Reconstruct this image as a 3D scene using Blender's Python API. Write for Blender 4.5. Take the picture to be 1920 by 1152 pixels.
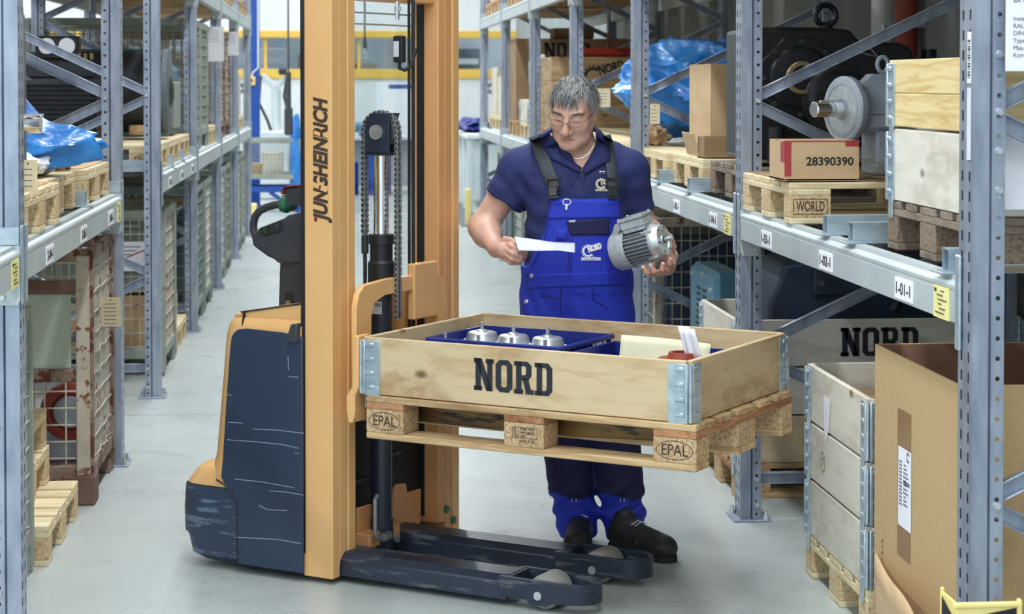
import bpy, bmesh, math, random
import numpy as np
from mathutils import Matrix, Vector, Euler
from mathutils.bvhtree import BVHTree
for o in list(bpy.data.objects): bpy.data.objects.remove(o)
random.seed(7); rng = np.random.default_rng(7)
SC = bpy.context.scene; COL = SC.collection
# ---------------------------------------------------------------- camera
FPX, CAMH, PITCH, YAW = 3700.0, 1.7093, math.radians(1.5), math.radians(5.0395)
PPY = 250.37                                   # row of the optical axis (lens shifted down)
cam_d = bpy.data.cameras.new('camera'); cam = bpy.data.objects.new('camera', cam_d); COL.objects.link(cam)
cam_d.sensor_width = 36; cam_d.lens = FPX/1920*36; cam_d.shift_y = -(576-PPY)/1920
cam.location = (0, 0, CAMH); cam.rotation_euler = (math.pi/2-PITCH, 0, -YAW)
cam_d.clip_end = 200
cam_d.dof.use_dof = True; cam_d.dof.focus_distance = 6.6; cam_d.dof.aperture_fstop = 6.3
SC.camera = cam
# ---------------------------------------------------------------- world, exposure
W = bpy.data.worlds.new('world'); SC.world = W; W.use_nodes = True
W.node_tree.nodes['Background'].inputs[0].default_value = (.80, .90, 1.0, 1)
W.node_tree.nodes['Background'].inputs[1].default_value = 1.05
SC.view_settings.view_transform = 'Standard'; SC.view_settings.look = 'None'
SC.view_settings.gamma = 1; SC.view_settings.use_curve_mapping = False
SC.view_settings.exposure = 0.42
LAMP_W = 90.0                                  # watts of each ceiling luminaire
# ---------------------------------------------------------------- pixel -> place helpers (photo frame 1920x1152)
_cy, _sy, _cp, _sp = math.cos(YAW), math.sin(YAW), math.cos(PITCH), math.sin(PITCH)
def ray(px, py):
    a = (px-960)/FPX; b = (PPY-py)/FPX
    d = _cp+_sp*b; z = -_sp+_cp*b
    return Vector((_cy*a+_sy*d, -_sy*a+_cy*d, z))
CAMP = Vector((0, 0, CAMH))
def at_x(px, py, x): r = ray(px, py); return CAMP+r*(x/r.x)
def at_y(px, py, y): r = ray(px, py); return CAMP+r*(y/r.y)
def at_z(px, py, z): r = ray(px, py); return CAMP+r*((z-CAMH)/r.z)
# ---------------------------------------------------------------- materials
def lin(h):
    if not isinstance(h, str): return (*h[:3], 1)
    h = h.lstrip('#'); c = [int(h[i:i+2], 16)/255 for i in (0, 2, 4)]
    return (*[x/12.92 if x <= .04045 else ((x+.055)/1.055)**2.4 for x in c], 1)
MATS = {}
def _new(name):
    m = bpy.data.materials.new(name); m.use_nodes = True; MATS[name] = m
    nt = m.node_tree; return m, nt, nt.nodes['Principled BSDF']
def _coords(nt, stretch, rand=True):
    N, L = nt.nodes, nt.links
    tc = N.new('ShaderNodeTexCoord'); mp = N.new('ShaderNodeMapping'); mp.inputs['Scale'].default_value = stretch
    if rand:
        oi = N.new('ShaderNodeObjectInfo'); mu = N.new('ShaderNodeMath'); mu.operation = 'MULTIPLY'; mu.inputs[1].default_value = 37.0
        L.new(oi.outputs['Random'], mu.inputs[0])
        ad = N.new('ShaderNodeVectorMath'); ad.operation = 'ADD'
        L.new(tc.outputs['Object'], ad.inputs[0]); L.new(mu.outputs[0], ad.inputs[1]); L.new(ad.outputs[0], mp.inputs[0])
    else: L.new(tc.outputs['Object'], mp.inputs[0])
    return mp.outputs[0]
def _noise(nt, vec, scale, detail=4, rough=.55, dist=0):
    n = nt.nodes.new('ShaderNodeTexNoise'); n.inputs['Scale'].default_value = scale; n.inputs['Detail'].default_value = detail
    n.inputs['Roughness'].default_value = rough; n.inputs['Distortion'].default_value = dist
    nt.links.new(vec, n.inputs['Vector']); return n.outputs['Fac']
def _ramp(nt, fac, stops):
    r = nt.nodes.new('ShaderNodeValToRGB'); e = r.color_ramp.elements
    while len(e) < len(stops): e.new(.5)
    for el, (p, c) in zip(e, stops): el.position = p; el.color = lin(c)
    nt.links.new(fac, r.inputs[0]); return r.outputs[0]
def _mix(nt, fac, a, b, mode='MIX'):
    m = nt.nodes.new('ShaderNodeMix'); m.data_type = 'RGBA'; m.blend_type = mode
    for s, v in ((m.inputs[0], fac), (m.inputs[6], a), (m.inputs[7], b)):
        if hasattr(v, 'is_linked'): nt.links.new(v, s)
        elif isinstance(v, (int, float)): s.default_value = v
        else: s.default_value = lin(v)
    return m.outputs[2]
def _bump(nt, bsdf, h, strength, dist=.002):
    b = nt.nodes.new('ShaderNodeBump'); b.inputs['Strength'].default_value = strength; b.inputs['Distance'].default_value = dist
    nt.links.new(h, b.inputs['Height']); nt.links.new(b.outputs[0], bsdf.inputs['Normal'])
def plain(name, c1, c2=None, rough=.5, metal=0, scale=6, stretch=(1, 1, 1), bump=0, wear=None, wear_at=.66, wscale=5, wstretch=(1, 1, 1), coat=0, detail=4):
    """two-tone noise paint with an optional wear colour in patches or scratches"""
    m, nt, b = _new(name); vec = _coords(nt, stretch)
    f = _noise(nt, vec, scale, detail)
    col = _ramp(nt, f, [(.3, c1), (.7, c2 or c1)])
    if wear:
        v2 = _coords(nt, wstretch); w = _noise(nt, v2, wscale, 6, .62)
        msk = _ramp(nt, w, [(wear_at, (0, 0, 0)), (wear_at+.06, (1, 1, 1))])
        col = _mix(nt, msk, col, wear)
    nt.links.new(col, b.inputs['Base Color'])
    b.inputs['Roughness'].default_value = rough; b.inputs['Metallic'].default_value = metal
    if coat: b.inputs['Coat Weight'].default_value = coat
    if bump: _bump(nt, b, f, bump)
    return m
def wood(name, light, dark, stain=None, rough=.72, gscale=1.0, knots=True, wv=.45):
    """boards: grain runs along local X"""
    m, nt, b = _new(name)
    v = _coords(nt, (1.1, 9*gscale, 9*gscale)); g = _noise(nt, v, 3.2, 7, .62, .5)
    col = _ramp(nt, g, [(.28, dark), (.52, light), (.8, light)])
    v2 = _coords(nt, (.8, 3.2, 3.2)); w = nt.nodes.new('ShaderNodeTexWave'); w.wave_type = 'BANDS'; w.bands_direction = 'Z'
    w.inputs['Scale'].default_value = 2.2; w.inputs['Distortion'].default_value = 9; w.inputs['Detail'].default_value = 3; w.inputs['Detail Scale'].default_value = .8
    nt.links.new(v2, w.inputs['Vector'])
    wm = _ramp(nt, w.outputs['Fac'], [(.0, (0, 0, 0)), (.72, (0, 0, 0)), (1, (wv, wv, wv))])
    col = _mix(nt, wm, col, dark)
    if stain:
        v3 = _coords(nt, (1, 2, 2)); s = _noise(nt, v3, 2.1, 5, .6)
        sm = _ramp(nt, s, [(.50, (0, 0, 0)), (.60, (.55, .55, .55)), (.64, (.15, .15, .15)), (.74, (.7, .7, .7))]); col = _mix(nt, sm, col, stain)
    if knots:
        vo = nt.nodes.new('ShaderNodeTexVoronoi'); vo.inputs['Scale'].default_value = 2.4
        nt.links.new(_coords(nt, (1.1, 1.9, 1.9)), vo.inputs['Vector'])
        km = _ramp(nt, vo.outputs['Distance'], [(.03, (.85, .85, .85)), (.085, (0, 0, 0))]); col = _mix(nt, km, col, '#6b4a2c')
    nt.links.new(col, b.inputs['Base Color']); b.inputs['Roughness'].default_value = rough; b.inputs['Specular IOR Level'].default_value = .25
    _bump(nt, b, g, .35, .002); return m
def chip(name, a, c):
    m, nt, b = _new(name); v = _coords(nt, (1, 1, 1))
    f = _noise(nt, v, 95, 3, .7); col = _ramp(nt, f, [(.34, c), (.55, a), (.72, a)])
    f2 = _noise(nt, v, 6, 3); col = _mix(nt, _ramp(nt, f2, [(.45, (0, 0, 0)), (.8, (.5, .5, .5))]), col, c)
    nt.links.new(col, b.inputs['Base Color']); b.inputs['Roughness'].default_value = .85; _bump(nt, b, f, .6, .003); return m
def glassy(name, col, alpha=.12, rough=.05):
    m, nt, b = _new(name)
    t = nt.nodes.new('ShaderNodeBsdfTransparent'); t.inputs[0].default_value = lin(col)
    g = nt.nodes.new('ShaderNodeBsdfGlossy'); g.inputs['Roughness'].default_value = rough
    mx = nt.nodes.new('ShaderNodeMixShader'); mx.inputs[0].default_value = alpha
    nt.links.new(t.outputs[0], mx.inputs[1]); nt.links.new(g.outputs[0], mx.inputs[2])
    nt.links.new(mx.outputs[0], nt.nodes['Material Output'].inputs[0]); return m
def emis(name, col, s):
    m, nt, b = _new(name); b.inputs['Emission Color'].default_value = lin(col); b.inputs['Emission Strength'].default_value = s
    b.inputs['Base Color'].default_value = lin(col); return m

# steel and paint
plain('galv', '#8a95a8', '#b0bac9', .40, .6, 22, (1, 1, .25), .05)
plain('galv_beam', '#b4c0c3', '#c6cfd0', .45, .25, 3, (1, 1, 1), .02)
plain('galv_bright', '#9fb2bf', '#c4d2da', .36, .6, 30, (.3, 1, 1), .04)
plain('zinc', '#c3c9cf', '#e3e6e8', .3, .8, 20)
plain('zinc_dull', '#8d8f91', '#a2a4a5', .45, .5, 20)
plain('steel_dark', '#3a3d42', '#54575b', .45, .5, 30)
plain('chrome', '#d4d4d4', '#f0f0f0', .12, 1.0, 4)
plain('alu', '#b9c2c6', '#d6dcde', .33, .75, 30, bump=.05)
plain('alu_cast', '#adb8bf', '#cdd4d7', .48, .45, 40, bump=.1)
plain('grey_cast', '#8f9ba8', '#a5b0bb', .5, .1, 30, bump=.1)
plain('black_cast', '#17181c', '#26272c', .33, .1, 60, bump=.25)
plain('black', '#151619', '#1f2024', .5)
plain('rubber', '#191a1c', '#2b2c2e', .75, 0, 18, bump=.1)
plain('fork_steel', '#54432f', '#8a6c3c', .38, .6, 5, (.4, 3, 3), .1, '#2e2a26', .55, 6, (.5, 3, 3))
plain('bronze', '#9a8a62', '#b7a77e', .35, .7, 12)
plain('yellow', '#e6b273', '#eab97c', .38, 0, 2, bump=.0, wear='#8a6a3e', wear_at=.78, wscale=7, wstretch=(1, 1, .5), coat=.2)
plain('yellow_deep_shade', '#dfa268', '#e6ac74', .42, 0, 3, wear='#77553a', wear_at=.76, wscale=9)  # deeper yellow; shade on the far mast rails put into the colour
plain('navy_panel', '#2c3a50', '#314057', .45, 0, 2, wear='#5f7187', wear_at=.68, wscale=3.0, wstretch=(1.2, 1, 16), bump=.02)
plain('navy_bumper', '#2b3a4f', '#33435a', .48, 0, 3, wear='#64788e', wear_at=.545, wscale=3.2, wstretch=(1.6, 1.6, 11), bump=.05)
plain('navy_steel', '#2a3244', '#333c4f', .4, .1, 6, wear='#7c7f83', wear_at=.66, wscale=4, wstretch=(1, 1, 3))
plain('leg_paint', '#232c3c', '#2e3849', .4, .15, 6, wear='#5d6167', wear_at=.55, wscale=5, wstretch=(.8, 3, 6))
plain('tiller', '#34363d', '#3c3e46', .5, 0, 5)
plain('green_knob', '#1c6044', '#226a4c', .4)
plain('red_plastic', '#7d2c2c', '#8d3836', .45)
plain('roller_pu', '#8c8c88', '#a3a39d', .55, 0, 12)
plain('cyl_paint', '#2b3140', '#333a4a', .38, .1, 6)
plain('teal', '#47758c', '#528096', .45, 0, 8, bump=.05)
plain('teal_dark', '#2d3b52', '#354660', .5, 0, 8, bump=.05)
plain('blue_bin', '#1a2878', '#1e2f88', .4)
plain('steel_blue', '#14489f', '#1a50aa', .42)
plain('rust', '#7b5b4c', '#a09588', .75, .1, 9, bump=.25, wear='#5d3526', wear_at=.5, wscale=18)
plain('rust_pale', '#aaa294', '#c3bbab', .7, .1, 9, bump=.2, wear='#7a4a35', wear_at=.56, wscale=20)
plain('scratch', '#8496aa', '#97a8ba', .5)
plain('rust_dark', '#5a3d33', '#7c6457', .75, .1, 9, bump=.25)
plain('crate_grey', '#8a9289', '#a3aaa0', .6, .2, 8, bump=.1, wear='#75645a', wear_at=.66, wscale=8)
plain('crate_green', '#7d8c83', '#8d9b92', .6, .2, 8, bump=.1)
plain('wire', '#b0ab9d', '#cfcabd', .5, .3, 14, wear='#8a5c45', wear_at=.6, wscale=11)
plain('wire_light', '#c8cac6', '#dedfdb', .45, .4, 14)
plain('green_sheet', '#a9b9aa', '#b9c6b6', .6, 0, 3, wear='#7d8f82', wear_at=.7, wscale=4)
plain('red_cast', '#8f3a2d', '#a24836', .5, 0, 12, bump=.1)
plain('red_paint', '#ab332b', '#b83f35', .45)
plain('motor_grey', '#545d66', '#69737c', .5, .2, 12, bump=.05)
plain('motor_dark', '#2a2e33', '#3a3f45', .5, .2, 12)
# soft things
plain('cardboard', '#bfa079', '#cbae88', .85, 0, 5, (1, 1, 3), .05)
plain('cardboard_mid', '#b3966a', '#bfa277', .85, 0, 120, (1, 1, 1), .05)
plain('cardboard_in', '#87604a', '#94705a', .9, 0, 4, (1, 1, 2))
plain('card_dark', '#8b7152', '#9a7f5e', .85, 0, 4)
plain('tape', '#8a6a48', '#96744f', .3, 0, 20, (1, 1, .2), .08)
plain('red_tape', '#a3363c', '#b2484b', .35, 0, 20)
plain('paper', '#e4e6ee', '#eceef4', .8)
plain('paper_grey', '#c9ccd6', '#d3d6df', .8)
plain('paper_cream', '#e6e2bd', '#eeeacb', .8)
plain('paper_yellow', '#e6dc8e', '#ece4a0', .75)
plain('tag', '#d9c9a4', '#e3d5b4', .8)
plain('kraft', '#a98a63', '#c4a67c', .8, 0, 9, bump=.6)
plain('film_white', '#e3e8ec', '#f3f6f8', .3, 0, 9, bump=.5)
plain('ink', '#1c2028', '#262b34', .75, 0, 40, wear='#cdb58b', wear_at=.74, wscale=30)
plain('ink_flat', '#16171b', '#1e1f24', .7)
plain('ink_brown', '#3a2c22', '#4a392c', .8)
plain('ink_grey', '#5d6370', '#6d7380', .7)
plain('white_print', '#eceef6', '#f4f5fa', .7)
plain('gold_print', '#e4d8ae', '#ede3c0', .7)
plain('yellow_safety', '#f0dc84', '#f4e297', .5)
# bag of blue film: thin, glossy, slightly see-through
m_, nt_, b_ = _new('film_blue'); v_ = _coords(nt_, (1, 1, 1)); f_ = _noise(nt_, v_, 7, 6, .6, .6)
nt_.links.new(_ramp(nt_, f_, [(.3, '#1766b4'), (.55, '#2c86d6'), (.8, '#63aeea')]), b_.inputs['Base Color'])
b_.inputs['Roughness'].default_value = .28; b_.inputs['Coat Weight'].default_value = .2; _bump(nt_, b_, f_, .8, .012)
wood('ply', '#d2bd98', '#b9996d', '#9a7143', .6, .5, True, .15)
wood('ply_white', '#dbd6c9', '#c4bdad', '#b0a795', .7, .5, True, .12)
wood('ply_brown', '#b39a74', '#93785a', '#80664c', .7, .7)
wood('pine', '#e0cb98', '#c2a05f', None, .65, 1.3)
wood('deck', '#cdb287', '#a17c54', '#8a6a4a', .8)
wood('deck_new', '#e3d5b1', '#c8b184', None, .8)
wood('deck_old', '#8f8272', '#685b4e', '#534a42', .9)
wood('deck_red', '#b98a65', '#8d5d40', '#7a4c36', .85)
chip('chip', '#cbb08a', '#97734c'); chip('chip_new', '#dcc79f', '#ab8a5c'); chip('chip_old', '#8a7765', '#5b4b3d')
# cloth and skin
plain('polo', '#1d2658', '#222c62', .8, 0, 220, bump=.1, detail=1)
plain('overall', '#2334b4', '#2a3dc2', .75, 0, 160, bump=.1, detail=1)
plain('overall_dark', '#171a44', '#1b1e4a', .8, 0, 200, bump=.1, detail=1)
plain('strap', '#3a4248', '#434b51', .7, 0, 120, bump=.1)
plain('buckle', '#1e2124', '#282b2e', .35)
plain('shoe_leather', '#1d1e20', '#2c2d2f', .55, 0, 25, bump=.15)
plain('silver', '#d9d5c8', '#efece2', .25, .9, 30)
for nm, a, c in (('hair_dark', '#3b3d40', '#515356'), ('hair_mid', '#77797a', '#8d8f8f'), ('hair_light', '#b4b6b4', '#cfd0cd')):
    plain(nm, a, c, .5)
plain('lip_line', '#6e3a32', '#7a453b', .6)
plain('lash', '#2c211c', '#3a2c25', .7)
m_, nt_, b_ = _new('skin'); a_ = nt_.nodes.new('ShaderNodeAttribute'); a_.attribute_name = 'tone'
f_ = _noise(nt_, _coords(nt_, (1, 1, 1), False), 45, 4)
c_ = _mix(nt_, a_.outputs['Fac'], '#d9b09c', '#ba7a6c'); c_ = _mix(nt_, _ramp(nt_, f_, [(.4, (0, 0, 0)), (.75, (.35, .35, .35))]), c_, '#b98870')
nt_.links.new(c_, b_.inputs['Base Color']); b_.inputs['Roughness'].default_value = .5; b_.inputs['Specular IOR Level'].default_value = .4
b_.inputs['Subsurface Weight'].default_value = .08; b_.inputs['Subsurface Radius'].default_value = (.01, .004, .002)
# concrete floor: polished, cloudy
m_, nt_, b_ = _new('floor'); v_ = _coords(nt_, (1, 1, 1), False)
f_ = _noise(nt_, v_, .55, 6, .6); c_ = _ramp(nt_, f_, [(.3, '#a9b1b0'), (.7, '#bac1bf')])
g_ = _noise(nt_, v_, 3.1, 8, .68, .6); c_ = _mix(nt_, _ramp(nt_, g_, [(.55, (0, 0, 0)), (.8, (.55, .55, .55))]), c_, '#8f938f')
h_ = _noise(nt_, v_, 60, 3, .6); c_ = _mix(nt_, _ramp(nt_, h_, [(.66, (0, 0, 0)), (.72, (.5, .5, .5))]), c_, '#84878a')
h2_ = _noise(nt_, v_, 22, 2, .5); c_ = _mix(nt_, _ramp(nt_, h2_, [(.78, (0, 0, 0)), (.79, (.8, .8, .8))]), c_, '#d6dada')
nt_.links.new(c_, b_.inputs['Base Color'])
nt_.links.new(_ramp(nt_, g_, [(.3, (.24, .24, .24)), (.8, (.42, .42, .42))]), b_.inputs['Roughness']); b_.inputs['Specular IOR Level'].default_value = .45
_bump(nt_, b_, f_, .08, .02)
plain('wall_white', '#d9dedf', '#e2e6e6', .7); plain('wall_grey', '#878d8d', '#969c9b', .75, 0, 2)
plain('ceiling', '#c9cfd3', '#d3d8db', .8); plain('joint', '#6f7575', '#7a8080', .9)
plain('win_yellow', '#e0b548', '#e6bf5a', .5); plain('machine', '#c8d2d6', '#d8e0e3', .5)
plain('room_beyond', '#aab4bd', '#c9ced2', .8, 0, 1.2)
glassy('clear', '#f2f6f6', .08); glassy('lens', '#fafafa', .06, .02); glassy('film_clear', '#f4f4ee', .12, .2)
emis('lamp', '#f4faff', 9.0)
# ---------------------------------------------------------------- mesh helpers
class MB:
    def __init__(s): s.v = []; s.f = []; s.mi = []
    def add(s, vs, fs, mi=0, M=None):
        o = len(s.v)
        s.v += [tuple(M @ Vector(p)) for p in vs] if M is not None else [tuple(p) for p in vs]
        s.f += [tuple(i+o for i in f) for f in fs]; s.mi += [mi]*len(fs); return s
    def box(s, c, d, mi=0, rot=None, ch=0.0):
        x, y, z = d[0]/2, d[1]/2, d[2]/2
        M = Matrix.Translation(c)
        if rot is not None: M = M @ (rot.to_4x4() if isinstance(rot, Matrix) else Euler(rot).to_matrix().to_4x4())
        if ch <= 0:
            vs = [(a*x, b*y, g*z) for a in (-1, 1) for b in (-1, 1) for g in (-1, 1)]
            fs = [(0, 1, 3, 2), (4, 6, 7, 5), (0, 4, 5, 1), (2, 3, 7, 6), (0, 2, 6, 4), (1, 5, 7, 3)]
            return s.add(vs, fs, mi, M)
        ch = min(ch, x*.9, y*.9, z*.9); vs = []; idx = {}
        for a in (-1, 1):
            for b in (-1, 1):
                for g in (-1, 1):
                    for k, p in enumerate(((a*x, b*(y-ch), g*(z-ch)), (a*(x-ch), b*y, g*(z-ch)), (a*(x-ch), b*(y-ch), g*z))):
                        idx[(a, b, g, k)] = len(vs); vs.append(p)
        fs = []
        q = [(-1, -1), (1, -1), (1, 1), (-1, 1)]
        for a in (-1, 1):
            fs.append([idx[(a, b, g, 0)] for b, g in (q if a > 0 else q[::-1])])
            fs.append([idx[(b, a, g, 1)] for b, g in (q[::-1] if a > 0 else q)])
            fs.append([idx[(b, g, a, 2)] for b, g in (q if a > 0 else q[::-1])])
        for a in (-1, 1):
            for b in (-1, 1):
                e = [idx[(a, b, -1, 0)], idx[(a, b, 1, 0)], idx[(a, b, 1, 1)], idx[(a, b, -1, 1)]]; fs.append(e if a*b < 0 else e[::-1])
                e = [idx[(a, -1, b, 0)], idx[(a, 1, b, 0)], idx[(a, 1, b, 2)], idx[(a, -1, b, 2)]]; fs.append(e if a*b > 0 else e[::-1])
                e = [idx[(-1, a, b, 1)], idx[(1, a, b, 1)], idx[(1, a, b, 2)], idx[(-1, a, b, 2)]]; fs.append(e if a*b < 0 else e[::-1])
                for g in (-1, 1):
                    e = [idx[(a, b, g, k)] for k in (0, 1, 2)]; fs.append(e if a*b*g > 0 else e[::-1])
        return s.add(vs, fs, mi, M)
    def bar(s, p0, p1, w, t, mi=0, up=(0, 0, 1), ch=0):
        """box running from p0 to p1, w across, t along up"""
        p0, p1 = Vector(p0), Vector(p1); d = p1-p0; x = d.normalized(); y = Vector(up).cross(x)
        if y.length < 1e-6: y = Vector((1, 0, 0)).cross(x)
        y.normalize(); z = x.cross(y); R = Matrix((x, y, z)).transposed()
        return s.box((p0+p1)/2, (d.length, w, t), mi, R, ch)
    def cyl(s, p0, p1, r0, r1=None, n=16, mi=0, caps=True):
        r1 = r0 if r1 is None else r1; p0, p1 = Vector(p0), Vector(p1); w = (p1-p0).normalized()
        u = w.orthogonal().normalized(); v = w.cross(u); vs = []
        for p, r in ((p0, r0), (p1, r1)): vs += [p+(u*math.cos(2*math.pi*i/n)+v*math.sin(2*math.pi*i/n))*r for i in range(n)]
        fs = [(i, (i+1) % n, n+(i+1) % n, n+i) for i in range(n)]
        if caps: fs += [tuple(range(n))[::-1], tuple(range(n, 2*n))]
        return s.add(vs, fs, mi)
    def lathe(s, prof, p0, axis, n=24, mi=0):
        """prof: (radius, height) along axis"""
        p0 = Vector(p0); w = Vector(axis).normalized(); u = w.orthogonal().normalized(); v = w.cross(u); vs = []; fs = []
        for r, hh in prof: vs += [p0+w*hh+(u*math.cos(2*math.pi*i/n)+v*math.sin(2*math.pi*i/n))*max(r, 1e-5) for i in range(n)]
        for k in range(len(prof)-1): fs += [(k*n+i, k*n+(i+1) % n, (k+1)*n+(i+1) % n, (k+1)*n+i) for i in range(n)]
        fs += [tuple(range(n))[::-1], tuple(range((len(prof)-1)*n, len(prof)*n))]
        return s.add(vs, fs, mi)
    def tube(s, pts, r, n=8, mi=0, closed=False, radii=None):
        pts = [Vector(p) for p in pts]; N = len(pts); vs = []; u = None
        for i, p in enumerate(pts):
            if closed: t = pts[(i+1) % N]-pts[i-1]
            else: t = pts[min(i+1, N-1)]-pts[max(i-1, 0)]
            t.normalize()
            if u is None: u = t.orthogonal().normalized()
            else:
                u = u-t*u.dot(t)
                u = u.normalized() if u.length > 1e-6 else t.orthogonal().normalized()
            v = t.cross(u); rr = radii[i] if radii else r
            vs += [p+(u*math.cos(2*math.pi*k/n)+v*math.sin(2*math.pi*k/n))*rr for k in range(n)]
        fs = []
        for i in range(N if closed else N-1):
            j = (i+1) % N; fs += [(i*n+k, i*n+(k+1) % n, j*n+(k+1) % n, j*n+k) for k in range(n)]
        if not closed: fs += [tuple(range(n))[::-1], tuple(range((N-1)*n, N*n))]
        return s.add(vs, fs, mi)
    def prism(s, poly, axis, a0, a1, mi=0):
        """2-D outline extruded along an axis: 'x' -> (y,z), 'y' -> (x,z), 'z' -> (x,y)"""
        A = sum(poly[i][0]*poly[(i+1) % len(poly)][1]-poly[(i+1) % len(poly)][0]*poly[i][1] for i in range(len(poly)))
        if A < 0: poly = poly[::-1]
        mk = {'x': lambda p, a: (a, p[0], p[1]), 'y': lambda p, a: (p[0], a, p[1]), 'z': lambda p, a: (p[0], p[1], a)}[axis]
        n = len(poly); vs = [mk(p, a0) for p in poly]+[mk(p, a1) for p in poly]
        fs = [tuple(range(n))[::-1], tuple(range(n, 2*n))]+[(i, (i+1) % n, n+(i+1) % n, n+i) for i in range(n)]
        if axis == 'y': fs = [f[::-1] for f in fs]
        return s.add(vs, fs, mi)
    def ellipsoid(s, c, r, nu=20, nv=12, mi=0, M=None):
        vs = []; fs = []
        for j in range(nv+1):
            th = math.pi*j/nv
            vs += [(c[0]+r[0]*max(math.sin(th), 1e-4)*math.cos(2*math.pi*i/nu), c[1]+r[1]*max(math.sin(th), 1e-4)*math.sin(2*math.pi*i/nu), c[2]-r[2]*math.cos(th)) for i in range(nu)]
        for j in range(nv): fs += [(j*nu+i, j*nu+(i+1) % nu, (j+1)*nu+(i+1) % nu, (j+1)*nu+i) for i in range(nu)]
        return s.add(vs, fs, mi, M)
    def grid(s, fn, nu, nv, mi=0, wrap=False):
        o = [fn(i/(nu if wrap else nu-1), j/(nv-1)) for j in range(nv) for i in range(nu)]
        fs = [(j*nu+i, j*nu+(i+1) % nu, (j+1)*nu+(i+1) % nu, (j+1)*nu+i) for j in range(nv-1) for i in range(nu if wrap else nu-1)]
        return s.add(o, fs, mi)
    def mesh(s, name, mats, smooth=True, angle=35):
        me = bpy.data.meshes.new(name); me.from_pydata(s.v, [], s.f)
        for m in (mats if isinstance(mats, (list, tuple)) else [mats]): me.materials.append(MATS[m])
        me.polygons.foreach_set('material_index', s.mi)
        if smooth:
            me.polygons.foreach_set('use_smooth', [True]*len(me.polygons)); me.set_sharp_from_angle(angle=math.radians(angle))
        me.update(); return me
    def build(s, name, mats, parent=None, loc=(0, 0, 0), rot=(0, 0, 0), smooth=True, angle=35, bevel=0):
        o = link(name, s.mesh(name, mats, smooth, angle), parent, loc, rot)
        if bevel:
            b = o.modifiers.new('edge', 'BEVEL'); b.width = bevel; b.segments = 2; b.limit_method = 'ANGLE'; b.angle_limit = math.radians(40)
        return o
def link(name, data, parent=None, loc=(0, 0, 0), rot=(0, 0, 0)):
    o = bpy.data.objects.new(name, data); COL.objects.link(o)
    if parent is not None: o.parent = parent
    o.location = loc; o.rotation_euler = rot; return o
def tag(o, label=None, cat=None, group=None, kind=None):
    for k, v in (('label', label), ('category', cat), ('group', group), ('kind', kind)):
        if v: o[k] = v
    return o
def thing(name, label, cat, loc=(0, 0, 0), rz=0, group=None):
    o = link(name, None, None, loc, (0, 0, rz)); o.empty_display_size = .05; return tag(o, label, cat, group)
_pc = {}
def piece(name, size, c, parent, mat, rz=0, ch=.003, rot=None):
    """one box-shaped piece; alike pieces share mesh data"""
    k = (name, tuple(round(a, 4) for a in size), mat, ch)
    if k not in _pc: _pc[k] = MB().box((0, 0, 0), size, 0, None, ch).mesh(name, mat)
    return link(name, _pc[k], parent, c, rot if rot is not None else (0, 0, rz))
def copy_tree(o, parent=None):
    c = o.copy(); COL.objects.link(c); c.parent = parent
    for ch in list(o.children): copy_tree(ch, c)
    return c
def frame(o, x, y):
    x = Vector(x).normalized(); y = Vector(y); y = (y-x*y.dot(x)).normalized(); z = x.cross(y)
    M = Matrix((x, y, z)).transposed().to_4x4(); M.translation = Vector(o); return M
def put(o, M):
    o.matrix_local = M; return o
# lettering -----------------------------------------------------------------------------------------
def text(name, s, size, mat, parent, M, bold=0, shear=0, sx=1, align='CENTER', depth=.0004, space=1.0, fit=None):
    cu = bpy.data.curves.new(name, 'FONT'); cu.body = s; cu.size = size; cu.offset = bold*size; cu.shear = shear
    cu.align_x = align; cu.align_y = 'CENTER'; cu.extrude = depth; cu.resolution_u = 3; cu.space_character = space
    t = bpy.data.objects.new(name, cu); COL.objects.link(t)
    dg = bpy.context.evaluated_depsgraph_get(); me = bpy.data.meshes.new_from_object(t.evaluated_get(dg))
    bpy.data.objects.remove(t); bpy.data.curves.remove(cu)
    me.materials.clear(); me.materials.append(MATS[mat])
    if fit:
        xs = [v.co.x for v in me.vertices]; sx = fit/(max(xs)-min(xs))
    if sx != 1: me.transform(Matrix.Diagonal((sx, 1, 1, 1)))
    o = link(name, me, parent); return put(o, M)
_R = lambda a, b, c, d: [(a, b), (c, b), (c, d), (a, d)]
def _ring(o, i): return [[o[k], o[(k+1) % len(o)], i[(k+1) % len(o)], i[k]] for k in range(len(o))]
def _strip(o, i): return [[o[k], o[k+1], i[k+1], i[k]] for k in range(len(o)-1)]
STENCIL = {
 'N': ([_R(.06, 0, .34, 1), _R(.66, 0, .93, 1), _R(-.02, 0, .40, .14), _R(-.02, .86, .34, 1), _R(.58, .86, 1.0, 1), [(.06, 1), (.38, 1), (.93, 0), (.61, 0)]], 1.09),
 'O': (_ring([(.2, 0), (.65, 0), (.85, .15), (.85, .85), (.65, 1), (.2, 1), (.0, .85), (.0, .15)], [(.33, .16), (.52, .16), (.57, .21), (.57, .79), (.52, .84), (.33, .84), (.28, .79), (.28, .21)]), .95),
 'R': ([_R(.08, 0, .36, 1), _R(-.02, 0, .44, .14), _R(-.02, .86, .36, 1), [(.40, .48), (.70, .48), (.84, .1), (.56, .1)], _R(.56, 0, .97, .14)]
       + _strip([(.36, 1), (.68, 1), (.86, .88), (.86, .57), (.68, .43), (.36, .43)], [(.36, .86), (.53, .86), (.58, .81), (.58, .64), (.53, .58), (.36, .58)]), 1.03),
 'D': ([_R(.08, 0, .36, 1), _R(-.02, 0, .37, .14), _R(-.02, .86, .37, 1)]
       + _strip([(.36, 1), (.66, 1), (.86, .85), (.86, .15), (.66, 0), (.36, 0)], [(.36, .85), (.52, .85), (.58, .77), (.58, .23), (.52, .15), (.36, .15)]), .9)}
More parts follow.
